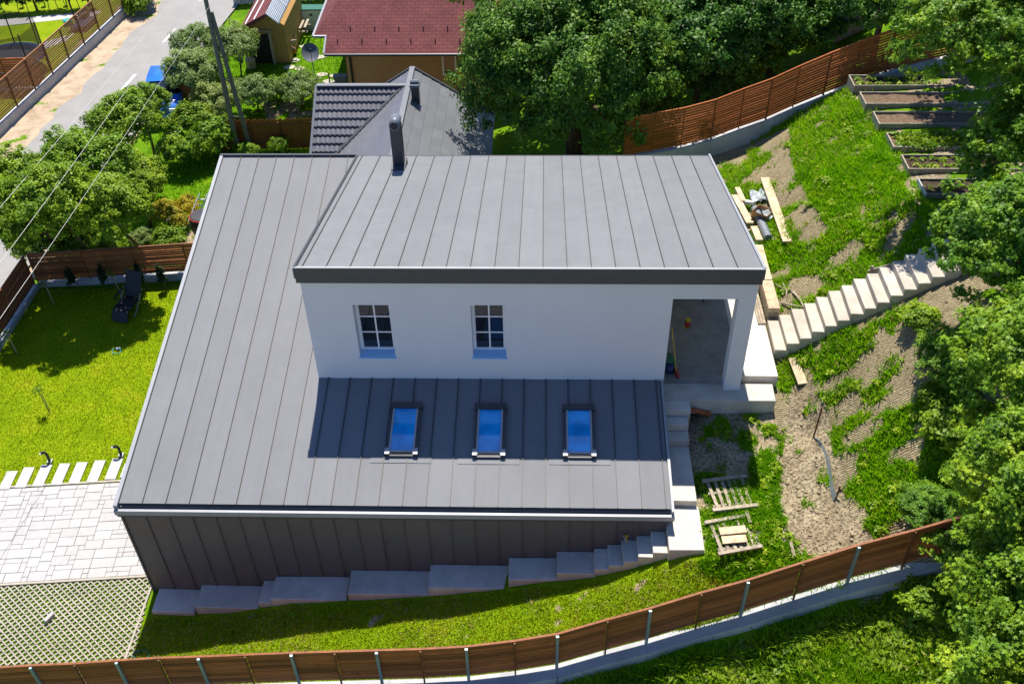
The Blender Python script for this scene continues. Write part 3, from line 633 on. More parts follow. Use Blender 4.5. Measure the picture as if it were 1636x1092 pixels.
# windows
def window(x0, x1, z0, z1):
    d = .25; W_ = MB(); f = .075; y = WY + d
    W_.box(x0, x0 + f, y, y + .07, z0, z1); W_.box(x1 - f, x1, y, y + .07, z0, z1); W_.box(x0 + f, x1 - f, y, y + .07, z1 - f, z1); W_.box(x0 + f, x1 - f, y, y + .07, z0, z0 + f)
    o = W_.build('window', M['pvc'], HOUSE)
    ix0, ix1, iz0, iz1 = x0 + f, x1 - f, z0 + f, z1 - f; cx = (ix0 + ix1) / 2
    MB().box(cx - .018, cx + .018, y + .012, y + .05, iz0, iz1).build('glazing_bar', M['pvc'], o)
    zs = [iz0 + (iz1 - iz0) * q for q in (0, 1 / 3, 2 / 3, 1)]
    for q in (1, 2):
        MB().box(ix0, cx - .0182, y + .014, y + .05, zs[q] - .017, zs[q] + .017).build('glazing_bar', M['pvc'], o)
        MB().box(cx + .0182, ix1, y + .014, y + .05, zs[q] - .017, zs[q] + .017).build('glazing_bar', M['pvc'], o)
    for q in range(3):
        for a, b in ((ix0, cx - .018), (cx + .018, ix1)):
            MB().box(a, b, y + .03, y + .04, zs[q] + .0172, zs[q + 1] - .0172).build('pane', M['glass'], o)
    s = MB(); s.hexa([(x0 - .03, WY - .05, z0 - .03), (x1 + .03, WY - .05, z0 - .03), (x1 - .002, y, z0 - .005), (x0 + .002, y, z0 - .005), (x0 - .03, WY - .05, z0 - .008), (x1 + .03, WY - .05, z0 - .008), (x1 - .002, y, z0 + .035), (x0 + .002, y, z0 + .035)])
    s.build('sill', M['sill'], o)
    MB().box(x0 + f, x1 - f, y + .072, y + .09, z0 + f, z1 - f).build('dark_backing', M['dark'], o)  # dark sheet added as the unlit room behind the panes
window(*W1); window(*W2)

# skylights on the main roof
def skylight(xc, yb, yt, wb):
    nrm = np.array([0, -SLOPE, 1.0]); nrm /= np.linalg.norm(nrm); ud = np.array([0, 1.0, SLOPE]); ud /= np.linalg.norm(ud)
    O = np.array([xc, yb, rz_(yb)]); L = (yt - yb) / ud[1]; w = wb / 2
    def bx(m, u0, u1, v0, v1, h0, h1):
        P = lambda u, v, h: O + np.array([u, 0, 0]) + ud * v + nrm * h
        m.hexa([P(u0, v0, h0), P(u1, v0, h0), P(u1, v1, h0), P(u0, v1, h0), P(u0, v0, h1), P(u1, v0, h1), P(u1, v1, h1), P(u0, v1, h1)]); return m
    fl = MB(); bx(fl, -w - .02, w + .02, -.19, -.037, .002, .014); bx(fl, -w - .34, -w - .022, -.19, -.02, .002, .012); bx(fl, w + .022, w + .34, -.19, -.02, .002, .012)
    fr = MB(); bx(fr, -w, -w + .09, 0.0, L, 0, .10); bx(fr, w - .09, w, 0.0, L, 0, .10); bx(fr, -w + .09, w - .09, 0, .05, 0, .085)
    o = fr.build('skylight', M['trim'], HOUSE)
    fl.build('flashing', M['roof'], o)
    bx(MB(), -w - .012, w + .012, L - .14, L + .02, .0, .15).build('cover', M['trim'], o)
    for s in (-1, 1):
        bx(MB(), min(s * (w - .075), s * (w - .115)), max(s * (w - .075), s * (w - .115)), .02, L - .142, .101, .122).build('side_rail', M['alu'], o)
        bx(MB(), min(s * w * 1.02, s * (w - .10)), max(s * w * 1.02, s * (w - .10)), -.02, .15, .102, .135).build('corner_cover', M['alu'], o)
    bx(MB(), -w + .116, w - .116, .052, .10, .09, .118).build('bottom_rail', M['alu'], o)
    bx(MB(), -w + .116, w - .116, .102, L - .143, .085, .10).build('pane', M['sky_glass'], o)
    bx(MB(), -w, w, -.035, -.002, .0, .075).build('lower_frame', M['trim'], o)
for (bl, br, tl, tr) in (((614, 728), (668, 728), (627, 648), (674, 648)), ((755, 730), (808, 730), (760, 650), (808, 650)), ((899, 731), (952, 731), (900, 651), (949, 651))):
    a, b = onroof(*bl), onroof(*br); c, d = onroof(*tl), onroof(*tr)
    skylight((a[0] + b[0] + c[0] + d[0]) / 4, a[1], c[1], (b[0] - a[0] + d[0] - c[0]) / 2)

# flue on the upper roof
fb = ondorm(637, 268); fx, fy, fz = fb[0], fb[1] + .19, fb[2]
cf = MB(); cf.box(fx - .155, fx + .155, fy - .16, fy + .16, fz - .25, fz + 1.30); CH = cf.build('chimney', M['trim'], HOUSE)
cc = MB(); cc.tube([(fx, fy - .24, fz + 1.37), (fx, fy + .24, fz + 1.37)], .15, 18); cc.build('cowl', M['gutter'], CH, True)
MB().tube([(fx, fy - .245, fz + 1.37), (fx, fy - .242, fz + 1.37)], .11, 18).build('opening', M['black'], CH)
cc = MB(); cc.hexa([(fx - .2, fy - .44, dz_(fy - .44) + .002), (fx + .2, fy - .44, dz_(fy - .44) + .002), (fx + .22, fy + .22, dz_(fy + .22) + .002), (fx - .22, fy + .22, dz_(fy + .22) + .002),
    (fx - .2, fy - .44, dz_(fy - .44) + .02), (fx + .2, fy - .44, dz_(fy - .44) + .02), (fx + .21, fy + .2, fz + .12), (fx - .21, fy + .2, fz + .12)]); cc.build('flashing', M['trim'], CH)

# ------------------------------------------------------------------ concrete walkway along the front and right of the house
WALK = tag(bpy.data.objects.new('walkway', None), kind='structure'); COL.objects.link(WALK); LOC['walkway'] = np.zeros(3)
def slab_piece(parent, x0, x1, y0, y1, zt, th=.22, skew=0.0, name='slab', mat=None):
    m = MB(); b = .012
    p = [(x0, y0), (x1, y0), (x1, y1), (x0, y1)]; q = [(x0 + b, y0 + b), (x1 - b, y0 + b), (x1 - b, y1 - b), (x0 + b, y1 - b)]
    j = [random.uniform(-.012, .012) for _ in range(4)]
    p = [(x + j[i], y + j[3 - i]) for i, (x, y) in enumerate(p)]; q = [(x + j[i], y + j[3 - i]) for i, (x, y) in enumerate(q)]
    m.add([(x, y, zt - th) for x, y in p] + [(x, y, zt - b) for x, y in p] + [(x, y, zt) for x, y in q],
          [(0, 1, 5, 4), (1, 2, 6, 5), (2, 3, 7, 6), (3, 0, 4, 7), (4, 5, 9, 8), (5, 6, 10, 9), (6, 7, 11, 10), (7, 4, 8, 11), (8, 9, 10, 11), (3, 2, 1, 0)])
    return m.build(name, mat or (M['conc'] if name == 'step' or name == 'landing' else M['conc_pale']), parent)
YW = 14.296
front = [((254, 940), (320, 940), .66), ((322, 935), (420, 934), .64), ((422, 927), (440, 926), .64), ((442, 920), (558, 920), .66), ((562, 912), (687, 910), .66), ((689, 903), (812, 900), .66), ((814, 891), (887, 889), .62),
         ((889, 881), (948, 880), .62), ((949, 875), (970, 875), .60), ((971, 869), (993, 869), .60), ((994, 862), (1016, 862), .60), ((1017, 855), (1039, 855), .60), ((1040, 848), (1062, 848), .60)]
for a, b, wdt in front:
    A, B = aty(*a, YW), aty(*b, YW); slab_piece(WALK, A[0], B[0] + .02, YW - wdt, YW + .0, (A[2] + B[2]) / 2, .34)
slab_piece(WALK, 2.86, 3.64, 13.62, 14.86, 2.80, .4)
slab_piece(WALK, 2.93, 3.58, 14.86, 16.55, 2.99, .45)
slab_piece(WALK, 2.93, 3.56, 16.55, 16.86, 3.20, .5)
slab_piece(WALK, 2.93, 3.56, 16.86, 17.16, 3.41, .5)
PORCH = tag(bpy.data.objects.new('porch_floor', None), kind='structure'); COL.objects.link(PORCH); LOC['porch_floor'] = np.zeros(3)
slab_piece(PORCH, 2.95, 3.62, 17.16, 17.50, 3.61, .6)
slab_piece(PORCH, 2.95, 5.74, 17.50, 18.12, 3.612, .45)
slab_piece(PORCH, 3.0, 4.93, 18.12, 22.4, 3.77, .4, mat=mk('dusty porch concrete', (0.26, 0.25, 0.22), 0.9, 0.2, 2.5, bump=0.3, bscale=40, spec=0.2))
slab_piece(PORCH, 4.93, 5.90, 18.22, 22.2, 3.772, .42)

# ------------------------------------------------------------------ stairs climbing the hill
ST = thing('hill_stairs', 'pale concrete stairs climbing the grassy slope to the right of the porch', 'stairs', (6, 19.7, 3.8))
N = 15; x = 5.93; z = 3.92; y0 = 19.05; y1 = 20.22
for k in range(N):
    slab_piece(ST, x, x + .34, y0 + random.uniform(-.02, .02), y1 + random.uniform(-.02, .02), z, .34, name='step')
    x += .285; z += .187; y0 += .012; y1 += .012
slab_piece(ST, x, x + 1.3, y0, y1, z - .1, .3, name='landing')

# ------------------------------------------------------------------ fences
def fence(name, label, pts, heights, mat, n_slat, slat_h, base_h, base_w, posts_every=1, post_mat=None, base_z=None, flip=1, gap_bottom=.06, post_back=.05, uprights=None, cat='fence', base_drop=.6, galv=None, base_off=np.zeros(3)):
    """pts: ground points along the run; heights: slat field height at each"""
    o = thing(name, label, cat, pts[0])
    pts = [np.array(p, float) for p in pts]
    bm = MB()
    for i in range(len(pts) - 1):
        a, b = pts[i] + base_off, pts[i + 1] + base_off; d = b - a; n = np.array([-d[1], d[0], 0]); n /= np.linalg.norm(n); n *= base_w / 2
        up = np.array([0, 0, 1.0])
        bm.hexa([a - n - up * base_drop, b - n - up * base_drop, b + n - up * base_drop, a + n - up * base_drop, a - n + up * base_h, b - n + up * base_h, b + n + up * base_h, a + n + up * base_h])
    if base_h > 0: bm.build('concrete_base', M['conc_base'], o)
    for i in range(len(pts) - 1):
        a, b = pts[i], pts[i + 1]; d = (b - a) / np.linalg.norm(b - a); n = np.array([-d[1], d[0], 0]) * flip
        ha, hb = heights[i], heights[i + 1]
        for k in range(n_slat):
            fa = (k + .5) / n_slat
            p = a + [0, 0, base_h + gap_bottom + ha * fa] + d * .012; q = b + [0, 0, base_h + gap_bottom + hb * fa] - d * .012
            jz = random.uniform(-.004, .004); off = n * random.uniform(-.004, .004)
            MB().bar(p + off + [0, 0, jz], q + off + [0, 0, jz], .022, slat_h).build('slat', mat, o)
    for i, p in enumerate(pts):
        d = pts[min(i + 1, len(pts) - 1)] - pts[max(i - 1, 0)]; d = d / np.linalg.norm(d); n = np.array([-d[1], d[0], 0]) * flip
        pm = M['rustpost'] if (galv is not None and not galv[i]) else (post_mat or M['rustpost'])
        w = .06 if (galv is None or galv[i]) else .035
        c = p + n * post_back
        MB().bar(c - [0, 0, .1], c + [0, 0, base_h + gap_bottom + heights[i] + (.004 if w > .05 else .002)], w, w, up=(d[0], d[1], 0)).build('post', pm, o)
    tp = MB()
    for i in range(len(pts) - 1):
        a, b = pts[i], pts[i + 1]
        tp.bar(a + [0, 0, base_h + gap_bottom + heights[i] + .012], b + [0, 0, base_h + gap_bottom + heights[i + 1] + .012], .05, .022)
    tp.build('top_rail', mat, o)
    return o
# front fence: top line from the picture, height chosen along the run
FT = [((-60, 1070), 1.30), ((50, 1063), 1.32), ((120, 1060), 1.38), ((187, 1055), 1.45), ((254, 1051), 1.5), ((318, 1049), 1.58), ((392, 1046), 1.68), ((466, 1043), 1.78), ((535, 1041), 1.86), ((602, 1039), 1.94), ((672, 1037), 2.03), ((745, 1033), 2.12), ((822, 1024), 2.26), ((890, 1013), 2.40),
      ((970, 990), 2.62), ((1038, 972), 2.85), ((1120, 947), 3.12), ((1194, 927), 3.38), ((1282, 899), 3.72), ((1371, 871), 4.05), ((1462, 847), 4.45), ((1550, 822), 4.9), ((1640, 797), 5.4)]
HF = 1.12; fp = []; 
for (p, zt) in FT:
    t = atz(*p, zt); fp.append((t[0], t[1], zt - HF - .32))
fence('front_fence', 'brown horizontal board fence curving along the bottom lawn with grey steel posts', fp, [HF] * len(fp), M['fence'], 10, .103, .20, .34, post_mat=M['galv'], flip=-1, galv=[i % 2 == 1 for i in range(len(fp))], base_drop=.75, gap_bottom=.13, base_off=np.array([0, -.13, 0]))
# rear right fence, climbing the hill behind the house
BP = []
for p, z in (((1000, 293), 2.75), ((1045, 271), 2.95), ((1090, 249), 3.15), ((1136, 225), 3.45), ((1178, 200), 3.85), ((1219, 180), 4.2), ((1262, 161), 4.65), ((1308, 137), 5.1), ((1352, 116), 5.5), ((1402, 93), 5.9), ((1470, 70), 6.3), ((1545, 45), 6.7)):
    q = atz(*p, z); BP.append((q[0], 30.35 if abs(q[1] - 30.35) < 2 else q[1], z))
BP = [(p[0], 30.35, p[2]) for p in BP]
fence('slatted_fence', 'orange brown slatted fence on a concrete wall climbing behind the vegetable beds', BP, [1.42] * len(BP), M['fence2'], 15, .066, .03, .24, flip=1, galv=[i % 2 == 1 for i in range(len(BP))], post_mat=M['rustpost'], base_drop=1.6)
# fence at the back of the left lawn and along its road side
a = [(-17.3, 26.55, -.02), (-15.55, 26.75, -.02), (-13.9, 26.95, -.02), (-12.2, 27.15, -.02), (-10.4, 27.35, -.02), (-8.6, 27.55, -.02)]
fence('slatted_fence', 'red brown slatted fence on a pale kerb closing the back of the left lawn', a, [1.12] * 6, M['fence'], 13, .07, .16, .22, flip=1)
a = [(-17.35, 26.45, -.02), (-17.38, 24.7, -.02), (-17.42, 22.9, -.02), (-17.48, 21.0, -.02)]
fence('slatted_fence', 'dark red slatted fence beside the road at the far left edge of the lawn', a, [1.12] * 4, M['fence'], 13, .07, .16, .22, flip=-1, post_mat=M['galv'])
# fence of the property across the road
A0, A1 = atz(-30, 243, -1.0), atz(205, 20, -1.0); n = 9
a = [tuple(A0 + (A1 - A0) * k / n) for k in range(n + 1)]
fence('slatted_fence', 'honey brown slatted fence on a concrete wall across the road', a, [1.45] * (n + 1), M['fence3'], 15, .06, .42, .2, flip=-1)
B0 = A0 + (A1 - A0) * 0.40
a = [tuple(B0 + np.array([-.15 - 1.6 * k, -.05 - .05 * k, 0])) for k in range(3)]
fence('slatted_fence', 'short orange fence meeting the roadside fence below the trampoline', a, [1.4] * 3, M['fence2'], 12, .09, .1, .15, flip=-1)
# picket fence in front of the neighbour's garden
PF = thing('picket_fence', 'brown close-boarded picket fence with scalloped top behind the utility pole', 'fence', (-13, 37.4, -1))
L_, R_ = atz(352, 240, -1.0), atz(505, 236, -1.0); n = 46
for k in range(n):
    p = L_ + (R_ - L_) * k / (n - 1); h = 1.42 + .03 * math.sin(k * 2.1)
    m = MB(); m.hexa([(p[0] - .043, p[1] - .012, -1), (p[0] + .043, p[1] - .012, -1), (p[0] + .043, p[1] + .012, -1), (p[0] - .043, p[1] + .012, -1), (p[0] - .043, p[1] - .012, h - 1.05), (p[0] + .043, p[1] - .012, h - 1.05), (p[0] + .043, p[1] + .012, h - 1.05), (p[0] - .043, p[1] + .012, h - 1.05)])
    m.add([(p[0] - .043, p[1] - .012, h - 1.049), (p[0] + .043, p[1] - .012, h - 1.049), (p[0], p[1] - .012, h - .98), (p[0] - .043, p[1] + .012, h - 1.049), (p[0] + .043, p[1] + .012, h - 1.049), (p[0], p[1] + .012, h - .98)], [(0, 1, 2), (5, 4, 3), (1, 4, 5, 2), (0, 2, 5, 3)])
    m.build('picket', M['picket'], PF)
for hz in (.35, 1.15): MB().bar((L_[0], L_[1] - .04, -1 + hz), (R_[0], R_[1] - .04, -1 + hz), .03, .07).build('rail', M['rustpost'], PF)
for k in (0, .33, .66, 1): p = L_ + (R_ - L_) * k; MB().box(p[0] - .04, p[0] + .04, p[1] - .10, p[1] - .03, -1.1, .3).build('post', M['rustpost'], PF)
q = [atz(272, 165, -1.0), atz(322, 190, -1.0)]
PG = thing('garden_gate_panel', 'dark brown board panel standing among the bushes by the blue car', 'fence', q[0])
for k in range(14):
    p = q[0] + (q[1] - q[0]) * (k + .5) / 14; MB().cbox((p[0], p[1], -.3), (.13, .03, 1.45), .3).build('board', M['picket'], PG)

# ------------------------------------------------------------------ neighbours' houses
def hx(m, top, th): return m.slab(top, th)
# grey roofed house
GH = thing('neighbour_house', 'low house with grey tiled roof directly behind the flue', 'house', (-6, 36, -1))
RZ = 3.3; CZ = 3.15
rf = atz(659, 109, RZ); rx = rf[0]; ry1 = rf[1]; ry0 = ry1 - 8.2
pr_ = (RZ - 1.3) / 3.1; ex = rx + 3.15; lx = rx - 3.15
crr = atz(649, 139, CZ); cy = crr[1]; clx = atz(506, 141, CZ)[0]
m = MB(); m.box(lx + .35, ex - .35, ry0 + .3, ry1 - .3, -1.2, 1.25); m.build('wall', M['orangewall'], GH)
gm = MB(); gm.add([(lx + .35, ry1 - .3, 1.2), (ex - .35, ry1 - .3, 1.2), (rx, ry1 - .3, RZ - .15), (lx + .35, ry0 + .3, 1.2), (ex - .35, ry0 + .3, 1.2), (rx, ry0 + .3, RZ - .15)], [(0, 2, 1), (3, 4, 5), (0, 1, 4, 3)]); gm.build('gable', M['orangewall'], GH)
deck = MB(); deck.slab([(rx, ry0, RZ), (ex, ry0, 1.27), (ex, ry1, 1.27), (rx, ry1, RZ)], .12); RS = deck.build('roof', M['trim'], GH)
NR = 9
for k in range(NR):
    a, b = k / NR, (k + 1) / NR
    for c in range(12):
        ya, yb = ry0 + (ry1 - ry0) * c / 12 + .006, ry0 + (ry1 - ry0) * (c + 1) / 12 - .006
        xa, xb = rx + 3.15 * a, rx + 3.15 * b + .02; za, zb = RZ - (RZ - 1.27) * a + .018, RZ - (RZ - 1.27) * b + .03
        MB().slab([(xa, ya, za - .008), (xb, ya, zb - .008), (xb, yb, zb), (xa, yb, za)], .02).build('roof_sheet', M['greypanel'], RS)
deck = MB(); deck.slab([(lx, ry0, 1.27), (rx, ry0, RZ), (rx, ry1, RZ), (lx, ry1, 1.27)], .12); RL = deck.build('roof', M['trim'], GH)
for k in range(26):
    a, b = k / 26, (k + 1) / 26
    xa, xb = lx + 3.15 * a - .012, lx + 3.15 * b; za, zb = 1.27 + (RZ - 1.27) * a + .035, 1.27 + (RZ - 1.27) * b + .012
    MB().slab([(xa, ry0, za), (xb, ry0, zb), (xb, ry1, zb), (xa, ry1, za)], .02).build('tile_row', M['greytile'], RL)
# tiled cross wing facing the camera
y_e = cy - 3.6; ze_ = CZ - 3.6 * .62
wing = MB(); wing.box(clx + .3, lx + .6, y_e + .3, cy + 2.5, -1.2, ze_ + .1); wing.build('wall', M['orangewall'], GH)
deck = MB(); deck.slab([(clx, y_e, ze_), (rx, y_e, ze_), (rx, cy, CZ), (clx, cy, CZ)], .1); deck.slab([(clx, cy + .01, CZ), (rx, cy + .01, CZ), (rx, cy + 3, CZ - 1.9), (clx, cy + 3, CZ - 1.9)], .1)
WG = deck.build('roof', M['trim'], GH)
rows = 12; wv = .185
for k in range(rows):
    ya, yb = y_e + 3.6 * k / rows, y_e + 3.6 * (k + 1) / rows + .03; za, zb = ze_ + (CZ - ze_) * k / rows, ze_ + (CZ - ze_) * (k + 1) / rows
    xend = min(rx - .3, lx + (za + .3 - 1.27) / (RZ - 1.27) * 3.15 + .25)
    ncol = max(2, int((xend - clx) / wv)); m = MB(); vs = []; fs = []
    for c in range(ncol * 4 + 1):
        xx = clx + c * wv / 4; hh = .045 * (.5 + .5 * math.cos(c / 4 * 2 * math.pi)) ** .8
        vs += [(xx, ya, za + .075 + hh), (xx, yb, zb + .012 + hh), (xx, ya, za + .005 + hh)]
    for c in range(ncol * 4): fs += [(3 * c, 3 * c + 3, 3 * c + 4, 3 * c + 1), (3 * c + 2, 3 * c + 5, 3 * c + 3, 3 * c)]
    m.add(vs, fs); m.build('tile_row', M['greytile'], WG)
MB().bar((clx, cy, CZ + .08), (lx + (CZ - 1.27) / (RZ - 1.27) * 3.15 + .1, cy, CZ + .08), .2, .06).build('ridge_cap', M['greypanel'], WG)
MB().bar((rx, ry0, RZ + .05), (rx, ry1, RZ + .05), .2, .06).build('ridge_cap', M['greypanel'], RS)
MB().bar((rx, ry1, RZ + .05), (ex, ry1, 1.32), .1, .08).build('verge_trim', M['trim'], RS)
MB().bar((lx, ry1, 1.32), (rx, ry1, RZ + .05), .1, .08).build('verge_trim', M['trim'], RL)
MB().bar((clx - .02, y_e, ze_ + .06), (clx - .02, cy, CZ + .06), .09, .12).build('verge_trim', M['gutter'], WG)
vl = MB(); vl.bar((lx + (CZ - 1.27) / (RZ - 1.27) * 3.15, cy, CZ + .07), (lx - .15, cy - (CZ - 1.2) / .62, 1.27), .14, .05); vl.build('valley_trim', M['trim'], WG)
vc = atz(657, 172, 2.8); vc = np.array([rx + .35, vc[1], 0]); vz = RZ - .35 * (RZ - 1.27) / 3.15
v = MB(); v.cbox((vc[0], vc[1], vz + .25), (.28, .3, .7)); VC = v.build('vent_chimney', M['trim'], GH)
v = MB(); v.cbox((vc[0], vc[1], vz + .68), (.36, .4, .1)); v.tube([(vc[0] - .16, vc[1], vz + .76), (vc[0] + .16, vc[1], vz + .76)], .1, 10); v.build('cowl', M['gutter'], VC)

# red roofed house
RH = thing('red_house', 'apricot house with dark red shingle roof behind the grey roof', 'house', (-5, 44, -1))
EZ = 2.2
e0 = atz(519, 86, EZ); e1 = atz(790, 73, EZ); yE = e0[1]; pitch = .50
v0 = atz(524, 49, EZ + .65)
yj = v0[1] if v0[1] > yE else yE + 1.4
wl = MB(); wl.hexa([(e0[0] + .75, yE + .55, -1.3), (e1[0], e1[1] + .55, -1.3), (e1[0], yE + 9, -1.3), (e0[0] + .75, yE + 9, -1.3), (e0[0] + .75, yE + .55, EZ + .15), (e1[0], e1[1] + .55, EZ + .15), (e1[0], yE + 9, EZ + .15), (e0[0] + .75, yE + 9, EZ + .15)]); wl.build('wall', M['orangewall'], RH)
rz2 = lambda y: EZ + (y - yE) * pitch
rf_ = MB(); rf_.slab([(e0[0], yE, EZ), (e1[0] + 1, yE, EZ), (e1[0] + 1, yE + 8, rz2(yE + 8)), (e0[0] + 3.2, yE + 8, rz2(yE + 8)), (e0[0] - .55, yj, rz2(yj)), (e0[0] + .02, yj - .02, rz2(yj))], .12)
RR = rf_.build('roof', M['shingle'], RH)
lf = MB(); lf.slab([(e0[0] - .55, yj, rz2(yj) + .003), (e0[0] + 3.2, yE + 8, rz2(yE + 8) + .003), (e0[0] + 3.2, yE + 14, rz2(yE + 8) + .003), (e0[0] - .75, yE + 14, rz2(yj) - .1)], .12); lf.build('hip_slope', M['shingle'], RR)
MB().tube([(e0[0] - .02, yE - .07, EZ - .03), (e1[0] + 1, yE - .07, EZ - .03)], .065, 8).build('gutter', M['trim'], RR)
MB().tube([(e0[0] - .05, yE, EZ + .0), (e0[0] - .04, yj, rz2(yj))], .05, 8).build('verge_gutter', M['alu'], RR)
MB().tube([(e0[0] - .58, yj - .05, rz2(yj) - .02), (e0[0] - .02, yj - .05, rz2(yj) - .02)], .06, 8).build('gutter', M['alu'], RR)
MB().tube([(e0[0] - .60, yj - .05, rz2(yj) - .02), (e0[0] - .80, yE + 14, rz2(yj) - .1)], .06, 8).build('gutter', M['alu'], RR)
for r, yy in ((0, yE + .55), (1, yE + 1.15)):
    for k in range(9):
        xx = e0[0] + .5 + k * 1.05 + r * .5; MB().bar((xx, yy, rz2(yy)), (xx, yy - .02, rz2(yy) + .16), .05, .02).build('snow_guard', M['trim'], RR)
MB().tube([(e0[0] + .95, yE + .47, EZ - .1), (e0[0] + .95, yE + .47, -1.2)], .05, 8).build('downpipe', M['black'], RH)
wx = aty(706, 95, yE + .55)[0]
wo = MB(); wo.box(wx, wx + .62, yE + .49, yE + .545, .95, 2.05); WO = wo.build('window', M['pvc'], RH)
MB().box(wx + .07, wx + .55, yE + .475, yE + .488, 1.03, 1.97).build('pane', M['glass'], WO)
tr = thing('terrace_steps', 'dark wooden terrace stairs with grey cushions at the corner of the red roofed house', 'stairs', (e0[0] + .4, yE + .9, -1))
for k in range(4): MB().cbox((e0[0] + .25, yE + 1.0 + .18 * k, -.55 + .33 * k), (.75, .3, .06)).build('step', M['bedwood'], tr)
for k in range(2): MB().cbox((e0[0] + .25, yE + .92 + .3 * k, .05 + .42 * k), (.55, .16, .22)).build('cushion', M['gutter'], tr)
for s_ in (-.2, .68): MB().box(e0[0] + s_, e0[0] + s_ + .05, yE + .85, yE + .9, -1, .9).build('post', M['bedwood'], tr)

# shed
GZ0 = -1.0
SH = thing('garden_shed', 'ochre boarded garden shed with red roof and clear side canopy', 'shed', atz(415, 100, GZ0))
p0, p1 = atz(398, 101, GZ0), atz(440, 101, GZ0); sy = (p0[1] + p1[1]) / 2
apx = aty(423, 23, sy - .25); le = aty(384, 44, sy - .25); re_ = aty(445, 38, sy - .25)
D_ = 4.2
b = MB(); b.box(le[0] + .25, apx[0] + .75, sy, sy + D_ - .2, GZ0, le[2] - .02); b.add([(le[0] + .25, sy, le[2] - .02), (apx[0] + .75, sy, le[2] - .02), (apx[0] + .1, sy, apx[2] - .12), (le[0] + .25, sy + D_ - .2, le[2] - .02), (apx[0] + .75, sy + D_ - .2, le[2] - .02), (apx[0] + .1, sy + D_ - .2, apx[2] - .12)], [(0, 1, 2), (5, 4, 3), (1, 4, 5, 2)]); b.build('wall', M['ochrewall'], SH)
dw = aty(418, 80, sy)[0]
MB().box(p0[0] + .08, p1[0] - .1, sy - .02, sy - .004, GZ0 + .02, GZ0 + 1.5).build('doorway', M['dark'], SH)
for xx in (p0[0], p1[0]): MB().box(xx - .06, xx + .06, sy - .14, sy - .03, GZ0, GZ0 + 1.62).build('post', M['greywood'], SH)
MB().box(p0[0] - .1, p1[0] + .1, sy - .12, sy - .035, GZ0 + 1.63, GZ0 + 1.72).build('beam', M['greywood'], SH)
r_ = MB(); r_.slab([le, apx, (apx[0], apx[1] + D_, apx[2]), (le[0], le[1] + D_, le[2])], .1); SR = r_.build('roof', M['shingle'], SH)
for q in (.45, .8):
    a = apx + (le - apx) * q; MB().bar(a + [0, .05, .02], a + [0, D_, .02], .05, .03).build('batten', M['white'], SR)
MB().bar(le + [0, -.02, -.07], apx + [0, -.02, -.07], .04, .16).build('barge_board', M['shingle'], SR)
c_ = MB(); c_.slab([apx + [.03, 0, .03], re_, (re_[0], re_[1] + D_ * .9, re_[2]), (apx[0] + .03, apx[1] + D_ * .9, apx[2] + .03)], .02); CN = c_.build('canopy', M['corr'], SH)
for q in np.linspace(.06, .94, 9):
    a = apx + (re_ - apx) * q + [.03 * (1 - q), 0, .045]; MB().bar(a, a + [0, D_ * .9, 0], .035, .025).build('corrugation', M['corr'], CN)
MB().bar(apx + [.03 + (re_[0] - apx[0]) * .0, 2.0, .06], re_ + [0, 2.0, .04], .04, .03).build('cross_strip', M['white'], CN)
# things round the shed
st = on(452, 92)
wp = thing('firewood_pile', 'jumbled pile of firewood and scrap beside the shed canopy', 'firewood', st)
for k in range(16):
    c = st + [random.uniform(-.5, .5), random.uniform(-.3, .9), .12 + .05 * k]
    a = random.uniform(0, 3.1); d = np.array([math.cos(a), math.sin(a), random.uniform(-.2, .3)]) * random.uniform(.25, .55)
    MB().tube([c - d, c + d], random.uniform(.04, .07), 6).build('log', M['greywood'] if k % 3 else M['bark'], wp)
for k in range(3):
    c = st + [-.45 + .12 * k, .1 * k, 0]; tag(MB().bar(c, c + [-.35, .3, 1.9], .07, .03).build('leaning_plank', M['greywood']), ['grey plank leaning furthest left against the shed corner', 'grey plank leaning in the middle against the shed corner', 'grey plank leaning nearest the firewood at the shed corner'][k], 'plank', 'planks leaning on the shed')
rp = on(466, 88); o = MB().ball(rp + [0, 0, .25], .28, 10, 6, .8).build('orange_sack', M['orangepipe'], label='orange and brown sack lying at the foot of the firewood', cat='sack')
pl = on(478, 62); P_ = thing('timber_pallet', 'worn pallet lying tilted on the scrap pile by the shed', 'pallet', pl)
for k in range(5): MB().cbox(pl + [-.5 + .25 * k, 0, .62 + .05 * k], (.12, 1.0, .03)).build('slat', M['greywood'], P_)
for k in (-.4, .4): MB().cbox(pl + [0, k, .55], (1.2, .1, .08)).build('bearer', M['greywood'], P_)
wf = on(492, 48); o = thing('white_freezer', 'white chest cabinet under the canopy end beside the red roof', 'cabinet', wf)
MB().cbox(wf + [.3, .2, .55], (1.45, .6, 1.1)).build('body', M['white'], o); MB().cbox(wf + [.3, -.11, .85], (.12, .03, .1)).build('handle', M['black'], o); MB().cbox(wf + [.3, .2, 1.12], (1.5, .64, .06)).build('lid', M['greenp'], o)
tb = on(470, 48); o = thing('work_table', 'small pale topped table next to the white cabinet', 'table', tb)
MB().cbox(tb + [0, 0, .8], (.75, .5, .05)).build('table_top', M['timber'], o)
for a, b in ((-.3, -.2), (.3, -.2), (.3, .2), (-.3, .2)): MB().cbox(tb + [a, b, .39], (.06, .06, .77)).build('leg', M['greywood'], o)
bw = [on(366, 22), on(520, 14)]
o = thing('block_wall', 'low grey block wall behind the shed', 'wall', bw[0])
nb = 12
for k in range(nb):
    for r in range(3):
        a = bw[0] + (bw[1] - bw[0]) * (k + .5 + (.25 if r % 2 else 0)) / nb; L = np.linalg.norm(bw[1] - bw[0]) / nb
        MB().cbox((a[0], a[1] + 1.2, -1 + .2 + .37 * r), (L - .02, .25, .35)).build('block', M['conc_base'], o)
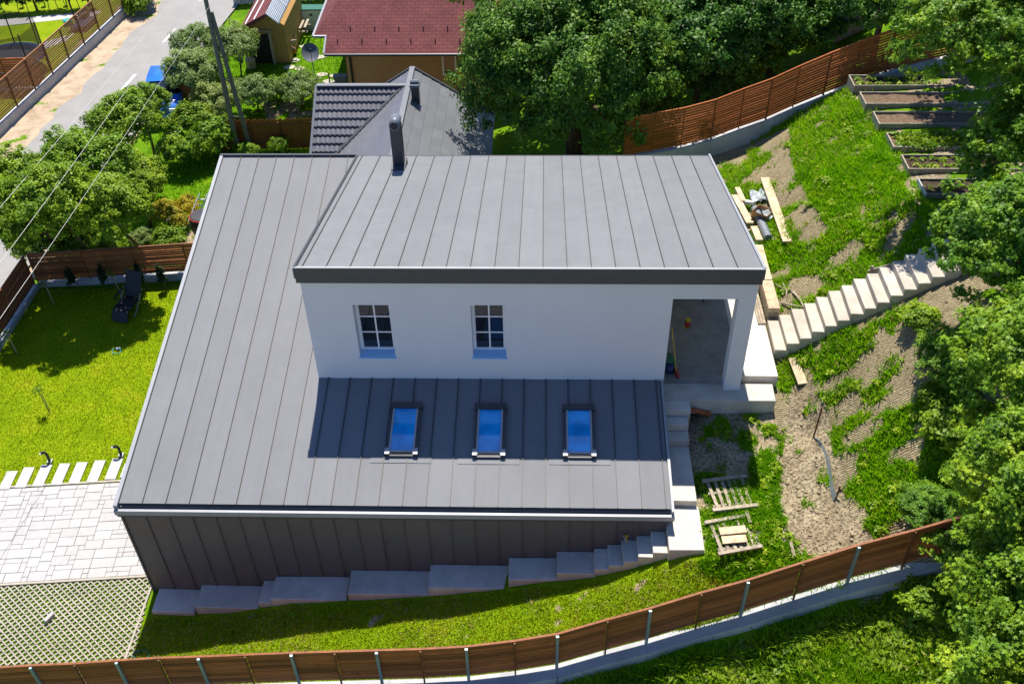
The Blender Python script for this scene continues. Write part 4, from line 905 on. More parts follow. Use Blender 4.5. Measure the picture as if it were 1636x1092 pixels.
ds = on(502, 118); o = thing('satellite_dish', 'dark grey satellite dish on a mast in the neighbour garden', 'satellite dish', ds)
MB().tube([ds, ds + [0, 0, 1.0]], .03, 6).build('mast', M['galv'], o)
dm = MB(); c = ds + [0, -.1, 1.15]; ax = np.array([.25, -.72, .65]); ax /= np.linalg.norm(ax); t1 = np.cross(ax, (0, 0, 1)); t1 /= np.linalg.norm(t1); t2 = np.cross(ax, t1)
vs = [c - ax * .1]; fs = []
for rr in (.15, .3, .42):
    for k in range(18): an = k * math.pi / 9; vs.append(c + (t1 * math.cos(an) + t2 * math.sin(an) * 1.1) * rr - ax * (.1 - .1 * (rr / .42) ** 2))
for k in range(18): fs.append((0, 1 + k, 1 + (k + 1) % 18))
for q in range(2):
    for k in range(18): fs.append((1 + 18 * q + k, 1 + 18 * (q + 1) + k, 1 + 18 * (q + 1) + (k + 1) % 18, 1 + 18 * q + (k + 1) % 18))
dm.add(vs, fs); dm.build('dish', M['gutter'], o, True); MB().bar(c - ax * .05 - t2 * -.35, c + ax * .4, .025, .025).build('arm', M['black'], o); MB().ball(c + ax * .42, .05, 8, 5).build('receiver', M['black'], o)
for k, p in enumerate(((487, 75), (512, 92), (463, 108), (480, 111), (515, 120), (525, 131), (536, 122), (470, 97))):
    q = on(*p); m = MB(); m.prism([(q[0] + .3 * math.cos(a) * random.uniform(.8, 1.2), q[1] + .22 * math.sin(a) * random.uniform(.8, 1.2)) for a in np.linspace(0, 2 * math.pi, 8)[:-1]], q[2] - .05, q[2] + .04)
    tag(m.build('stepping_stone', M['conc']), ['furthest', 'second furthest', 'near left', 'left of the dish', 'below the dish', 'lowest right', 'right of the dish', 'middle'][k] + ' pale flat stone in the neighbour garden grass', 'stepping stone', 'garden stepping stones')
bk = on(402, 108); tag(MB().lathe(bk, [(.22, 0), (.25, .45), (.2, .47)], 12).build('tree_stump', M['timber']), 'pale cut stump in front of the shed door', 'stump')

# ------------------------------------------------------------------ utility pole and wires
pb = atz(389, 244, -1.0)
UP = thing('utility_pole', 'tall weathered A-frame utility pole with crossarm rising behind the main roof', 'utility pole', pb)
top = pb + [-.15, 0, 7.1]
MB().tube([pb + [-.22, 0, -.2], top], [.12, .08], 10).build('pole', M['polewood'], UP)
MB().tube([pb + [.32, .15, -.2], top + [.1, .05, -.9]], [.11, .07], 10).build('pole', M['polewood'], UP)
for q in (.25, .5, .72): a = pb + [-.22, 0, 0] + (top - pb) * q; b = pb + [.32, .15, 0] + (top - pb - [.2, 0, .8]) * q; MB().tube([a, b], .03, 6).build('brace', M['polewood'], UP)
arm = thing; 
A_ = [top + [-.75, .1, .12], top + [.05, -.05, .35], top + [.75, -.1, .12]]
MB().bar(top + [-.85, .1, 0], top + [.85, -.1, 0], .09, .09).build('crossarm', M['polewood'], UP)
for p in A_: MB().lathe(p - [0, 0, .18], [(.05, 0), (.07, .06), (.04, .12), (.06, .16), (.02, .2)], 8).build('insulator', M['gutter'], UP)
ends = [(0, 317), (0, 404), (0, 492)]
lab = ['upper leftmost of the three power lines', 'middle of the three power lines', 'lower right of the three power lines']
for k in range(3):
    q = atz(*ends[k], 4.9); a = A_[k] ; d = q - a; pts = [a + d * t * 1.6 - np.array([0, 0, 1.0]) * 1.5 * (t * (1 - t)) * .6 for t in np.linspace(0, 1, 24)]
    tag(MB().tube(pts, .0065, 5).build('power_line', M['wire']), lab[k] + ' crossing the trees on the left', 'cable', 'power lines')

# ------------------------------------------------------------------ cars
def car(name, label, p, rz, paint, L=4.1, Wd=1.68, H=1.45):
    o = thing(name, label, 'car', p, rz=rz); LOC[o.name] = np.zeros(3)
    prof = [(-L / 2, .35), (-L / 2 + .02, .75), (-L / 2 + .12, .92), (-L * .22, 1.0), (-L * .22, 1.0), (L * .30, 1.0), (L / 2 - .06, .95), (L / 2, .7), (L / 2, .35)]
    def loft(rows, nm, mat, par=None):
        m = MB(); n = len(rows[0]); vs = [q for r in rows for q in r]; fs = []
        for i in range(len(rows) - 1):
            for k in range(n - 1): fs.append((i * n + k, i * n + k + 1, (i + 1) * n + k + 1, (i + 1) * n + k))
        fs += [tuple(range(n - 1, -1, -1)), tuple(range((len(rows) - 1) * n, len(rows) * n))]
        m.add(vs, fs); return m.build(nm, mat, o if par is None else par, True)
    rows = []
    for f, ins, dz in ((-1, .05, -.04), (-.9, 0, 0), (0, 0, .015), (.9, 0, 0), (1, .05, -.04)):
        rows.append([(x * (1 - ins * .3), f * Wd / 2, max(.3, z + dz)) for x, z in prof])
    loft(rows, 'body', paint)
    cab = [(-L * .24, .98), (-L * .08, H - .05), (L * .02, H), (L * .28, H - .03), (L * .44, 1.0)]
    rows = [[(x * .97, f * (Wd / 2 - .06 - (z - .98) * .28), z) for x, z in cab] for f in (-1, 0, 1)]
    loft(rows, 'cabin_glass', M['glass'])
    rows = [[(x, f * (Wd / 2 - .16), z + .012) for x, z in [(-L * .09, H - .06), (L * .02, H), (L * .28, H - .03), (L * .31, H - .10)]] for f in (-1, 0, 1)]
    loft(rows, 'car_roof', paint)
    for sx in (-1, 1):
        for sy in (-1, 1):
            w = MB(); w.tube([(sx * L * .31, sy * (Wd / 2 - .18), .31), (sx * L * .31, sy * (Wd / 2 + .01), .31)], .31, 18); wo = w.build('wheel', M['black'], o)
            MB().tube([(sx * L * .31, sy * (Wd / 2 + .011), .31), (sx * L * .31, sy * (Wd / 2 + .02), .31)], .19, 14).build('rim', M['alu'], wo)
        for sy in (-1, 1): MB().cbox((sx * (L / 2 - .02), sy * Wd * .36, .78), (.06, .3, .14)).build('headlight' if sx < 0 else 'tail_light', M['pvc'] if sx < 0 else M['red'], o)
    return o
cp = atz(276, 168, -1.0); car('parked_car', 'bright blue car half hidden by bushes at the road edge', (cp[0] - .1, cp[1] - .1, -0.95), math.radians(98), M['carblue'])

# ------------------------------------------------------------------ left lawn things
SLB = [(0, 781, 25, 752), (24, 778, 54, 746), (52, 776, 82, 742), (80, 774, 112, 740), (108, 772, 140, 738), (138, 769, 168, 735), (167, 765, 196, 732), (195, 762, 212, 740)]
for k, (x0, y0, x1, y1) in enumerate(SLB):
    a, b = atz(x0 + 5, y0, .02), atz(x1 - 4, y1, .02)
    a[0] = (a[0] + b[0]) / 2 ; b[0] = a[0]; w = .15
    d = np.array([-.06, 1.0, 0]); L = b[1] - a[1]
    m = MB(); c = (a + b) / 2; m.cbox((c[0], c[1], .0), (.30, L, .05), math.radians(2)); tag(m.build('stepping_slab', M['slabwhite']), ['first', 'second', 'third', 'fourth', 'fifth', 'sixth', 'seventh', 'eighth'][k] + ' pale stepping slab from the left edge of the photo', 'slab', 'stepping slabs beside the driveway')
for k, p in enumerate(((80, 737), (194, 727))):
    q = atz(*p, .0); o = thing('bollard_light', ['dark curved bollard light behind the third stepping slab', 'dark curved bollard light nearest the house behind the stepping slabs'][k], 'bollard light', q, 'garden bollard lights')
    MB().cbox(q + [0, 0, .02], (.14, .14, .04)).build('foot', M['alu'], o)
    MB().tube([q, q + [0, 0, .30], q + [-.02, 0, .36], q + [-.06, -.01, .39], q + [-.13, -.02, .39]], [.04, .04, .04, .04, .03], 8).build('stem', M['black'], o)
    MB().cbox(q + [-.13, -.02, .355], (.1, .07, .02)).build('lamp', M['alu'], o)
# deck chair
dc = on(212, 492); o = thing('lounge_chair', 'black folding lounge chair with raised back on the shaded lawn', 'chair', dc, rz=math.radians(-12)); LOC[o.name] = np.zeros(3)
def sheet(m, pts, w, th=.03):
    for a, b in zip(pts[:-1], pts[1:]): m.bar(a, b, w, th, up=(0, 0.01, 1))
    return m
sheet(MB(), [(0, .18, .36), (.02, .62, 1.10)], .58).build('backrest', M['black'], o); sheet(MB(), [(0, -.36, .38), (0, .18, .35)], .58).build('seat', M['black'], o)
sheet(MB(), [(0, -.38, .38), (0, -.62, .34), (0, -.80, .06)], .56).build('footrest', M['black'], o)
for s in (-1, 1):
    MB().tube([(s * .33, -.42, .02), (s * .33, .25, .58), (s * .33, .32, .62)], .018, 6).build('leg', M['alu'], o); MB().tube([(s * .33, .42, .02), (s * .33, -.3, .58)], .018, 6).build('leg', M['black'], o)
    MB().cbox((s * .34, 0, .60), (.06, .5, .03)).build('armrest', M['black'], o)
# loose brick
q = on(80, 988); tag(MB().cbox((q[0], q[1], .05), (.09, .26, .09), math.radians(-25)).build('loose_kerb_stone', M['paver']), 'single loose stone block lying on the concrete grass paving', 'stone')
# small ring toy
q = on(185, 565); o = thing('hoop_toy', 'small green and white hoop lying on the left lawn', 'toy', q)
MB().tube([q + [.14 * math.cos(a), .10 + .14 * math.sin(a), .03 + .03 * math.sin(a * 3)] for a in np.linspace(0, 2 * math.pi, 18)], .014, 5).build('hoop', M['teal'], o); MB().cbox(q + [.03, .2, .05], (.12, .06, .06), .4).build('grip', M['white'], o)
q = on(226, 1047); tag(MB().tube([q + [.2 * math.cos(a), .12 * math.sin(a), .05 + .02 * math.sin(a * 2)] for a in np.linspace(0, 2 * math.pi, 16)], .015, 5).build('garden_hose', M['greenp']), 'short coil of green hose behind the front fence', 'hose')

# ------------------------------------------------------------------ porch things
q = np.array([3.72, 21.35, 3.77]); o = thing('porch_table', 'dark narrow table standing at the back of the porch', 'table', q)
MB().cbox(q + [.2, .0, .74], (1.05, .5, .05)).build('table_top', M['rust'], o)
for a, b in ((-.25, -.2), (.65, -.2), (.65, .2), (-.25, .2)): MB().tube([q + [a, b, 0], q + [a + .03, b, .72]], .018, 6).build('leg', M['black'], o)
q = atz(1098, 522, 3.775); o = thing('spray_can', 'brown can with yellow lid standing on the porch floor', 'can', q)
MB().lathe(q, [(.07, 0), (.075, .02), (.075, .17), (.06, .19)], 14).build('can', M['red'], o, True); MB().lathe(q + [0, 0, .19], [(.06, 0), (.065, .09), (.05, .1)], 14).build('lid', M['yellow'], o, True); MB().lathe(q + [0, 0, .0], [(.082, 0), (.082, .03)], 14).build('base_band', M['yellow'], o)
q = atz(1080, 598, 3.775); o = thing('broom', 'broom with yellow handle and red head leaning on the porch wall', 'broom', q)
MB().tube([q + [0, 0, .1], q + [-.18, .35, 1.25]], .013, 6).build('handle', M['yellow'], o); MB().bar(q + [.03, -.17, .09], q + [-.02, .16, .09], .06, .08).build('head', M['red'], o); MB().bar(q + [.03, -.17, .03], q + [-.02, .16, .03], .05, .06).build('bristles', M['black'], o)
q = atz(1069, 593, 3.775); o = thing('bucket', 'navy bucket with green rim in the porch corner', 'bucket', q)
MB().lathe(q, [(.11, 0), (.13, .2), (.12, .21)], 14).build('pail', M['bluep'], o, True); MB().lathe(q + [0.0, .2, 0], [(.13, 0), (.16, .3), (.02, .33)], 12).build('folded_bag', M['greenp'], o, True)
# orange pipe
a, b = atz(1103, 654, 3.38), atz(1134, 661, 3.22); o = thing('drain_pipe', 'orange plastic drain pipe sticking out beside the porch steps', 'pipe', a)
MB().tube([a, b], .055, 14).build('pipe', M['orangepipe'], o, True); MB().tube([b - (b - a) * .12, b + (b - a) * .01], .065, 14).build('socket', M['orangepipe'], o, True); MB().tube([b + (b - a) * .012, b + (b - a) * .02], .045, 12).build('opening', M['bluep'], o)
# brass tap on the front wall
q = aty(999, 858, 14.25); o = thing('outdoor_tap', 'small brass outdoor tap above the front steps', 'tap', q)
MB().tube([q + [-.06, .04, .05], q + [-.02, -.06, .06], q + [.0, -.1, .0]], .018, 8).build('spout', M['alu'], o); MB().tube([q + [.02, -.05, .1], q + [.03, -.06, -.08]], .02, 8).build('body', M['yellow'], o); MB().cbox(q + [.02, -.05, .13], (.1, .03, .02)).build('lever', M['yellow'], o)

# ------------------------------------------------------------------ builder's things right of the house
def board(name, label, pa, pb, w, th, mat, cat='board', up=.04, group=None):
    a, b = on(*pa), on(*pb); a[2] += up; b[2] += up
    return tag(MB().bar(a, b, w, th).build(name, mat), label, cat, group)
board('long_board', 'long pale scaffold board lying on the slope beside the upper roof', (1221, 290), (1257, 392), .27, .05, M['timber'], up=.12)
board('short_board', 'short pale board lying in the grass below the hill stairs', (1266, 575), (1282, 616), .24, .045, M['timber'], up=.06)
def pile(nm, lb, items):
    c = on(*items[0][0]); o = thing(nm, lb, 'timber', c)
    for pa, pb, w, th, up, mt in items:
        a, b = on(*pa), on(*pb); a[2] += up; b[2] += up; MB().bar(a, b, w, th).build('timber', mt, o)
pile('timber_stack', 'stack of short timbers close to the upper roof edge', [((1172, 330), (1202, 372), .30, .10, .06, M['timber']), ((1176, 312), (1186, 334), .16, .16, .22, M['timber']), ((1184, 331), (1204, 333), .12, .10, .2, M['white']), ((1172, 325), (1196, 370), .22, .05, .30, M['timber']), ((1203, 370), (1212, 392), .2, .2, .1, M['timber'])])
q = on(1216, 352); o = thing('cardboard_box', 'open brown cardboard box tipped on the slope', 'box', q, rz=math.radians(-38)); LOC[o.name] = np.zeros(3)
w, d, h, t = .25, .22, .36, .012
MB().box(-w, w, -d, d, .0, t).build('bottom', M['card'], o); MB().box(-w, w, -d, -d + t, t, h).build('side', M['card'], o); MB().box(-w, w, d - t, d, t, h).build('side', M['card'], o); MB().box(-w, -w + t, -d + t, d - t, t, h).build('side', M['card'], o); MB().box(w - t, w, -d + t, d - t, t, h).build('side', M['card'], o)
MB().bar((-w, d + .0, h), (w, d + .0, h + .0), .01, .02).build('flap', M['card'], o); MB().hexa([(-w, -d - .1, h + .07), (w, -d - .1, h + .07), (w, -d, h), (-w, -d, h), (-w, -d - .1, h + .08), (w, -d - .1, h + .08), (w, -d, h + .01), (-w, -d, h + .01)]).build('flap', M['card'], o)
a, b = on(1204, 342), on(1226, 386); a[2] += .2; b[2] += .13; o = thing('mesh_roll', 'grey dimpled membrane roll lying beside the cardboard box', 'roll', a)
m = MB(); nn = 26; m.tube([a + (b - a) * k / nn for k in range(nn + 1)], [.115 + (.018 if k % 2 else 0) for k in range(nn + 1)], 14); m.build('roll', M['foil'], o); MB().tube([a - (b - a) * .01, a - (b - a) * .005], .09, 12).build('core', M['white'], o)
for k, p in enumerate(((1212, 318), (1232, 345))):
    q = on(*p); m = MB(); n = 7; vs = [(q[0] + (i - 3) * .09 + random.uniform(-.03, .03), q[1] + (j - 3) * .1 + random.uniform(-.03, .03), q[2] + .05 + random.uniform(0, .16)) for j in range(n) for i in range(n)]
    fs = [(j * n + i, j * n + i + 1, (j + 1) * n + i + 1, (j + 1) * n + i) for j in range(n - 1) for i in range(n - 1)]; m.add(vs, fs); m.build('plastic_film', M['plasticfilm'], label=['crumpled clear film above the cardboard box', 'crumpled clear film between the box and the long board'][k], cat='plastic film')
# stacked shuttering at the porch edge
o = thing('shuttering_stack', 'stack of concrete stained shuttering boards along the porch edge', 'timber', (6.1, 21.5, 3.75))
for k in range(3): MB().box(5.94, 6.24, 20.35, 21.55, 3.77 + .15 * k, 3.77 + .15 * k + .142).build('timber', M['greywood'] if k < 2 else M['timber'], o)
for k in range(3): MB().box(5.93, 6.23, 21.57, 23.0, 3.79 + .15 * k, 3.79 + .15 * k + .142).build('timber', M['greywood'] if k < 2 else M['timber'], o)
for k in range(3): MB().box(5.70 + .07 * k, 5.76 + .07 * k, 20.2, 21.6, 3.775, 3.82).build('batten', M['greywood'], o)
MB().box(5.9, 6.25, 23.02, 23.2, 3.8, 4.2).build('timber', M['timber'], o)
# branches
br = thing('fallen_branches', 'bare crooked branches lying on the grass above the stairs', 'branches', on(1258, 482))
for pts in (((1250, 455), (1256, 470), (1254, 486)), ((1248, 486), (1262, 492), (1282, 493)), ((1266, 468), (1276, 482), (1284, 494)), ((1238, 457), (1250, 466), (1266, 466))):
    P = [on(*p) + [0, 0, .06 + .05 * (i % 2)] for i, p in enumerate(pts)]; MB().tube(P, [.03, .025, .015], 6).build('branch', M['greywood'], br)
# pallets in the weeds
def pallet(lb, c, rz, n=6, L=1.0, Wd=.95):
    c = on(*c); o = thing('pallet', lb, 'pallet', c, rz=rz); LOC[o.name] = np.zeros(3)
    for k in range(n): MB().cbox((-Wd / 2 + Wd * (k + .5) / n, random.uniform(-.03, .03), .07 + random.uniform(0, .01)), (.075, L, .022), random.uniform(-.03, .03)).build('slat', M['greywood'], o)
    for y in (-L * .46, L * .46): MB().cbox((0, y, .115), (Wd + .12, .085, .05)).build('bearer', M['greywood'], o)
    for y in (-L * .3, .1): MB().cbox((0, y, .03), (Wd, .07, .05)).build('bearer', M['greywood'], o)
    return o
pallet('weathered open pallet in the weeds nearest the house shadow', (1165, 792), math.radians(9), 6, .95, .95)
pallet('weathered broken pallet in the weeds carrying two pale offcuts', (1170, 858), math.radians(13), 6, .95, .9)
for k, (a, b) in enumerate((((1148, 856), (1190, 852)), ((1152, 870), (1191, 867)))):
    board('offcut', ['upper pale split offcut lying on the broken pallet', 'lower pale offcut lying on the broken pallet'][k], a, b, .2, .03, M['timber'], 'offcut', .17)
for k, (a, b) in enumerate((((1192, 820), (1198, 838)), ((1206, 860), (1213, 876)), ((1262, 868), (1268, 892)))):
    board('broken_lath', ['loose grey lath right of the upper pallet', 'loose grey lath right of the broken pallet', 'short pale lath in the soil near the front fence'][k], a, b, .07, .025, M['greywood'], 'lath', .08)
# stakes and strip
s0 = on(1299, 700); s1 = on(1334, 800)
for k, (p, h) in enumerate(((s0, .95), (s1, .4))): tag(MB().tube([p - [0, 0, .1], p + [.06, .1, h]], .02, 6).build('steel_stake', M['rust']), ['tall rusty stake at the upper end of the grey strip', 'short rusty stake at the lower end of the grey strip'][k], 'stake', 'rusty stakes')
m = MB(); n = 12; vs = []
for k in range(n + 1):
    t = k / n; p = s0 + (s1 - s0) * t; p = np.array([p[0] + .05 * math.sin(t * 5), p[1], g1(p[0], p[1])]); hh = .05 + .12 * min(1, 3 * t) + .03 * math.sin(t * 14)
    vs += [(p[0], p[1], p[2] - .02), (p[0] + .05, p[1], p[2] + hh)]
m.add(vs, [(2 * k, 2 * k + 2, 2 * k + 3, 2 * k + 1) for k in range(n)]); m.build('membrane_strip', M['galv'], label='thin grey membrane strip between two stakes at the foot of the slope', cat='membrane')
# retaining board by the stairs
a, b = on(1388, 443), on(1442, 428); o = thing('retaining_board', 'grey retaining board with stake above the upper stairs', 'board', a)
MB().bar(a + [0, 0, .1], b + [0, 0, .12], .04, .26).build('board', M['bedwood'], o); MB().cbox(a + [0, -.05, .15], (.06, .06, .5)).build('stake', M['bedwood'], o)

# ------------------------------------------------------------------ raised beds
BZ = 6.05
beds = [((1355, 120), (1365, 137), 3.4, 'darksoil'), ((1372, 147), (1384, 166), 3.6, 'soil'), ((1394, 178), (1405, 198), 3.8, 'soil'), ((1413, 212), (1430, 235), 3.8, 'soil'), ((1438, 247), (1453, 270), 3.6, 'darksoil'), ((1463, 285), (1482, 310), 3.0, 'darksoil')]
bl = ['farthest raised bed with low seedlings against the slatted fence', 'raised bed of bare brown soil second from the slatted fence', 'raised bed of bare brown soil third from the slatted fence', 'raised bed full of bright green lettuce', 'raised bed with sparse seedlings below the lettuce bed', 'nearest raised bed with dark soil and a pale side board']
BEDS = []
for k, (tl, bl_, L, soil) in enumerate(beds):
    a, b = atz(*bl_, BZ + .12), atz(*tl, BZ + .12); x0 = (a[0] + b[0]) / 2; y0, y1 = a[1], b[1]; BEDS.append((x0, y0, y1, L))
    o = thing('raised_bed', bl[k], 'raised bed', (x0, y0, BZ), 'raised vegetable beds'); t = .035; zt = BZ + .13; zb = BZ - .35
    MB().box(x0, x0 + t, y0, y1, zb, zt).build('side_board', M['greywood'] if k != 5 else M['conc_base'], o); MB().box(x0 + L, x0 + L + t, y0, y1, zb, zt).build('side_board', M['bedwood'], o)
    MB().box(x0 + t, x0 + L, y0, y0 + t, zb, zt).build('front_board', M['bedwood'], o); MB().box(x0 + t, x0 + L, y1 - t, y1, zb, zt).build('back_board', M['bedwood'], o)
    n = 14; mm = MB(); vs = [(x0 + t + (L - t) * i / n, y0 + t + (y1 - y0 - 2 * t) * j / 5, zt - .07 + random.uniform(-.025, .025)) for j in range(6) for i in range(n + 1)]
    mm.add(vs, [(j * (n + 1) + i, j * (n + 1) + i + 1, (j + 1) * (n + 1) + i + 1, (j + 1) * (n + 1) + i) for j in range(5) for i in range(n)]); mm.build('soil', M[soil], o, True)

# ------------------------------------------------------------------ trees and shrubs
def leaf_cloud(name, rng, radii, n_clump, per, leaf, shape, mat, clump=.32, up=.55, hollow=.5, flat=.6, droop=0.0):
    """leaves gathered in clumps through an ellipsoid (centred on the origin)"""
    R = np.array(radii, float)
    u = rng.normal(size=(n_clump, 3)); u /= np.linalg.norm(u, axis=1)[:, None]; u[:, 2] = np.where(u[:, 2] < -.25, -u[:, 2] * .6, u[:, 2]); u /= np.linalg.norm(u, axis=1)[:, None]
    rad = hollow + (1 - hollow) * rng.random(n_clump) ** .6
    lump = .62 + .66 * (fbm(u[:, 0] * 2.3 + 9, u[:, 1] * 2.3 + u[:, 2] * 1.7 + 4, 3))
    cen = u * (rad * lump)[:, None] * R
    rc = clump * R.mean() * rng.uniform(.55, 1.25, n_clump)
    n = n_clump * per; ci = np.repeat(np.arange(n_clump), per)
    o = rng.normal(size=(n, 3)); o /= np.linalg.norm(o, axis=1)[:, None]; o *= (rng.random(n) ** .45)[:, None]; o[:, 2] *= flat
    P = cen[ci] + o * rc[ci][:, None]
    nr = u[ci] * .55 + o * .5 + np.array([0, 0, up]) + rng.normal(size=(n, 3)) * .42; nr /= np.linalg.norm(nr, axis=1)[:, None]
    t = np.cross(nr, rng.normal(size=(n, 3))); t /= np.linalg.norm(t, axis=1)[:, None]; b = np.cross(nr, t)
    s = leaf * rng.uniform(.65, 1.3, n)
    if shape == 'oval':
        prof = np.array([(0, 0, 0), (.30, .45, .10), (0, 1.0, -.06), (-.30, .45, .10)]); faces = np.array([[0, 1, 2, 3]])
    else:
        tips = []
        for k, (an, ln) in enumerate(((-118, .42), (-60, .62), (0, .72), (60, .62), (118, .42))):
            a = math.radians(an + 90); tips.append((math.cos(a) * ln, math.sin(a) * ln, -.07))
        notch = []
        for an, ln in ((-160, .2), (-90, .27), (-30, .30), (30, .30), (90, .27), (160, .2)):
            a = math.radians(an + 90); notch.append((math.cos(a) * ln, math.sin(a) * ln, .04))
        prof = np.array([(0, 0, 0)] + tips + notch); faces = np.array([[0, 6 + k, 1 + k, 7 + k] for k in range(5)])
    V = P[:, None, :] + s[:, None, None] * (prof[None, :, 0:1] * t[:, None] + prof[None, :, 1:2] * b[:, None] + prof[None, :, 2:3] * nr[:, None])
    F = (np.arange(n)[:, None, None] * len(prof) + faces[None]).reshape(-1, 4)
    return npmesh(name, V.reshape(-1, 3), F, mat)
def trunk_mb(base, cen, radii, r0, rng, nl=6):
    m = MB(); base = np.array(base); cen = np.array(cen); top = cen + [0, 0, radii[2] * .25]
    mid = base + (cen - base) * .55 + rng.normal(size=3) * [.12, .12, 0]
    m.tube([base - [0, 0, .2], mid, top], [r0, r0 * .75, r0 * .3], 9)
    for k in range(nl):
        a = 2 * math.pi * k / nl + rng.random(); q = mid + (top - mid) * rng.uniform(.0, .7); e = cen + np.array([math.cos(a) * radii[0] * .75, math.sin(a) * radii[1] * .75, radii[2] * rng.uniform(-.2, .55)])
        m.tube([q, (q + e) / 2 + [0, 0, .12 * radii[2]], e], [r0 * .45, r0 * .28, r0 * .09], 6)
    return m
def tree(name, label, cen, radii, mesh, mesh_r, cat='tree', group=None, r0=.12, root=None, rz=0.0, rng=RNG):
    cen = np.array(cen, float); rt = np.array(root if root is not None else cen[:2], float); b = np.array([rt[0], rt[1], g1(rt[0], rt[1])])
    o = thing(name, label, cat, b, group)
    trunk_mb(b, cen, radii, r0, rng).build('trunk' if cat == 'tree' else 'stem', M['bark'], o, True)
    c = place('crown' if cat == 'tree' else 'foliage', mesh, o, cen - b, (0, 0, rz), tuple(radii[i] / mesh_r[i] for i in range(3)))
    return o
R1 = np.random.default_rng(21)
big = leaf_cloud('crown', R1, (5, 4.6, 4.2), 1150, 85, .155, 'oval', M['leaf_dark'], .105, .6, .6, .7)
tree('broad_tree', 'large dense dark green tree filling the space behind the upper roof', atz(922, 122, 4.2), (4.05, 3.9, 4.1), big, (5, 4.6, 4.2), r0=.35)
med = leaf_cloud('crown', R1, (2.4, 2.4, 2.0), 420, 70, .135, 'oval', M['leaf_dark'], .14, .6, .5, .7)
for k, (p, z, r) in enumerate((((1120, 70), 5.2, 2.5), ((1190, 40), 5.6, 2.3), ((1245, 20), 6.2, 2.2), ((1325, -5), 6.6, 1.6), ((1415, 5), 7.6, 1.7), ((1060, -10), 5.5, 3.0), ((860, -30), 5.6, 3.2))):
    tree('leafy_tree', ['dark green tree just right of the large tree behind the fence', 'green tree leaning over the middle of the orange slatted fence', 'tree with gaps between leaves behind the orange slatted fence', 'tree at the top edge above the stone tank', 'small tree above the upper end of the slatted fence', 'green tree behind the right half of the large tree at the top edge', 'green tree behind the left half of the large tree at the top edge'][k], atz(*p, z), (r, r, r * .9), med, (2.4, 2.4, 2.0), group='trees behind the slatted fence', r0=.14, rz=k * 1.3)
map1 = leaf_cloud('crown', R1, (2.6, 2.6, 2.3), 520, 52, .128, 'maple', M['leaf_maple'], .13, .7, .5, .55)
map2 = leaf_cloud('crown', R1, (2.6, 2.6, 2.3), 500, 52, .132, 'maple', M['leaf_maple'], .15, .7, .45, .55)
ml = ['maple overhanging the far raised beds in the upper right corner', 'maple at the right edge beside the lettuce bed', 'maple overhanging the top of the hill stairs', 'maple at the right edge below the hill stairs', 'maple at the right edge above the end of the front fence', 'maple in the lower right corner beyond the front fence', 'maple at the top right edge behind the bed maple', 'maple at the bottom edge in the far right corner']
for k, (p, z, r) in enumerate((((1562, 62), 10.2, 1.95), ((1695, 245), 8.4, 2.2), ((1622, 395), 8.3, 1.75), ((1690, 590), 8.0, 1.9), ((1672, 780), 7.2, 1.75), ((1685, 975), 6.2, 1.75), ((1640, -30), 9.5, 2.8), ((1680, 1130), 5.5, 1.9))):
    c = atz(*p, z); tree('maple_tree', ml[k], c, (r, r, r * .95), map1 if k % 2 == 0 else map2, (2.6, 2.6, 2.3), group='maples along the right edge', r0=.13, root=(c[0] + (5.0 if k == 0 else .8), c[1] + (2.0 if k == 0 else .3)), rz=k * 2.1)
lf1 = leaf_cloud('crown', R1, (1.6, 1.6, 1.5), 330, 62, .115, 'oval', M['leaf_mid'], .15, .6, .4, .7)
ll = ['rounded green tree lowest left beside the road', 'green tree at the left edge above the lowest road tree', 'green tree in the middle of the road row', 'green tree hanging over the left lawn fence', 'tall green tree nearest the blue car in the road row', 'green tree between the road row and the small garden lawn', 'green tree at the left edge of the road row', 'small green tree covering the front of the blue car']
for k, (p, z, r) in enumerate((((80, 330), 3.7, 1.45), ((28, 300), 3.5, 1.3), ((135, 270), 3.5, 1.5), ((170, 335), 3.2, 1.3), ((200, 200), 2.0, 1.35), ((222, 290), 1.2, 1.1), ((18, 360), 3.4, .9), ((232, 168), 1.4, 1.0))):
    c = atz(*p, z); tree('roadside_tree', ll[k], c, (r * 1.05, r, r * .95), lf1, (1.6, 1.6, 1.5), group='trees between road and lawn', r0=.07, root=(c[0] - .2, max(c[1], 28.0 + .35 * k)), rz=k * 1.7)
gr1 = leaf_cloud('crown', R1, (1.3, 1.3, 1.1), 220, 60, .10, 'oval', M['leaf_grey'], .17, .55, .4, .7)
gl = ['silvery shrub tree left of the utility pole by the road', 'silvery shrub tree right of the utility pole in front of the shed', 'silvery green shrub between the pole and the blue car', 'pale shrub just right of the pole above the picket fence', 'pale shrub in front of the satellite dish', 'pale low shrub by the picket fence top']
for k, (p, z, r) in enumerate((((315, 72), .5, 1.15), ((375, 75), .6, 1.2), ((308, 118), .6, 1.35), ((405, 150), -.1, 1.0), ((478, 145), -.3, 1.05), ((345, 165), -.1, 1.1))):
    tree('silvery_shrub', gl[k], atz(*p, z), (r, r, r * .85), gr1, (1.3, 1.3, 1.1), 'shrub', 'silvery shrubs in the neighbour garden', .05, rz=k * 2.0)
lm1 = leaf_cloud('foliage', R1, (.8, .8, .6), 80, 45, .12, 'oval', M['leaf_lime'], .3, .6, .4, .65)
yl1 = leaf_cloud('foliage', R1, (.8, .8, .5), 80, 42, .11, 'oval', M['leaf_yellow'], .3, .6, .35, .6)
dk1 = leaf_cloud('foliage', R1, (.8, .8, .6), 90, 50, .13, 'oval', M['leaf_mid'], .3, .6, .4, .65)
def shrub(name, label, p, z, r, mesh, mr, group=None, cat='shrub', rz=0): tree(name, label, atz(*p, z), r, mesh, mr, cat, group, .025, rz=rz)
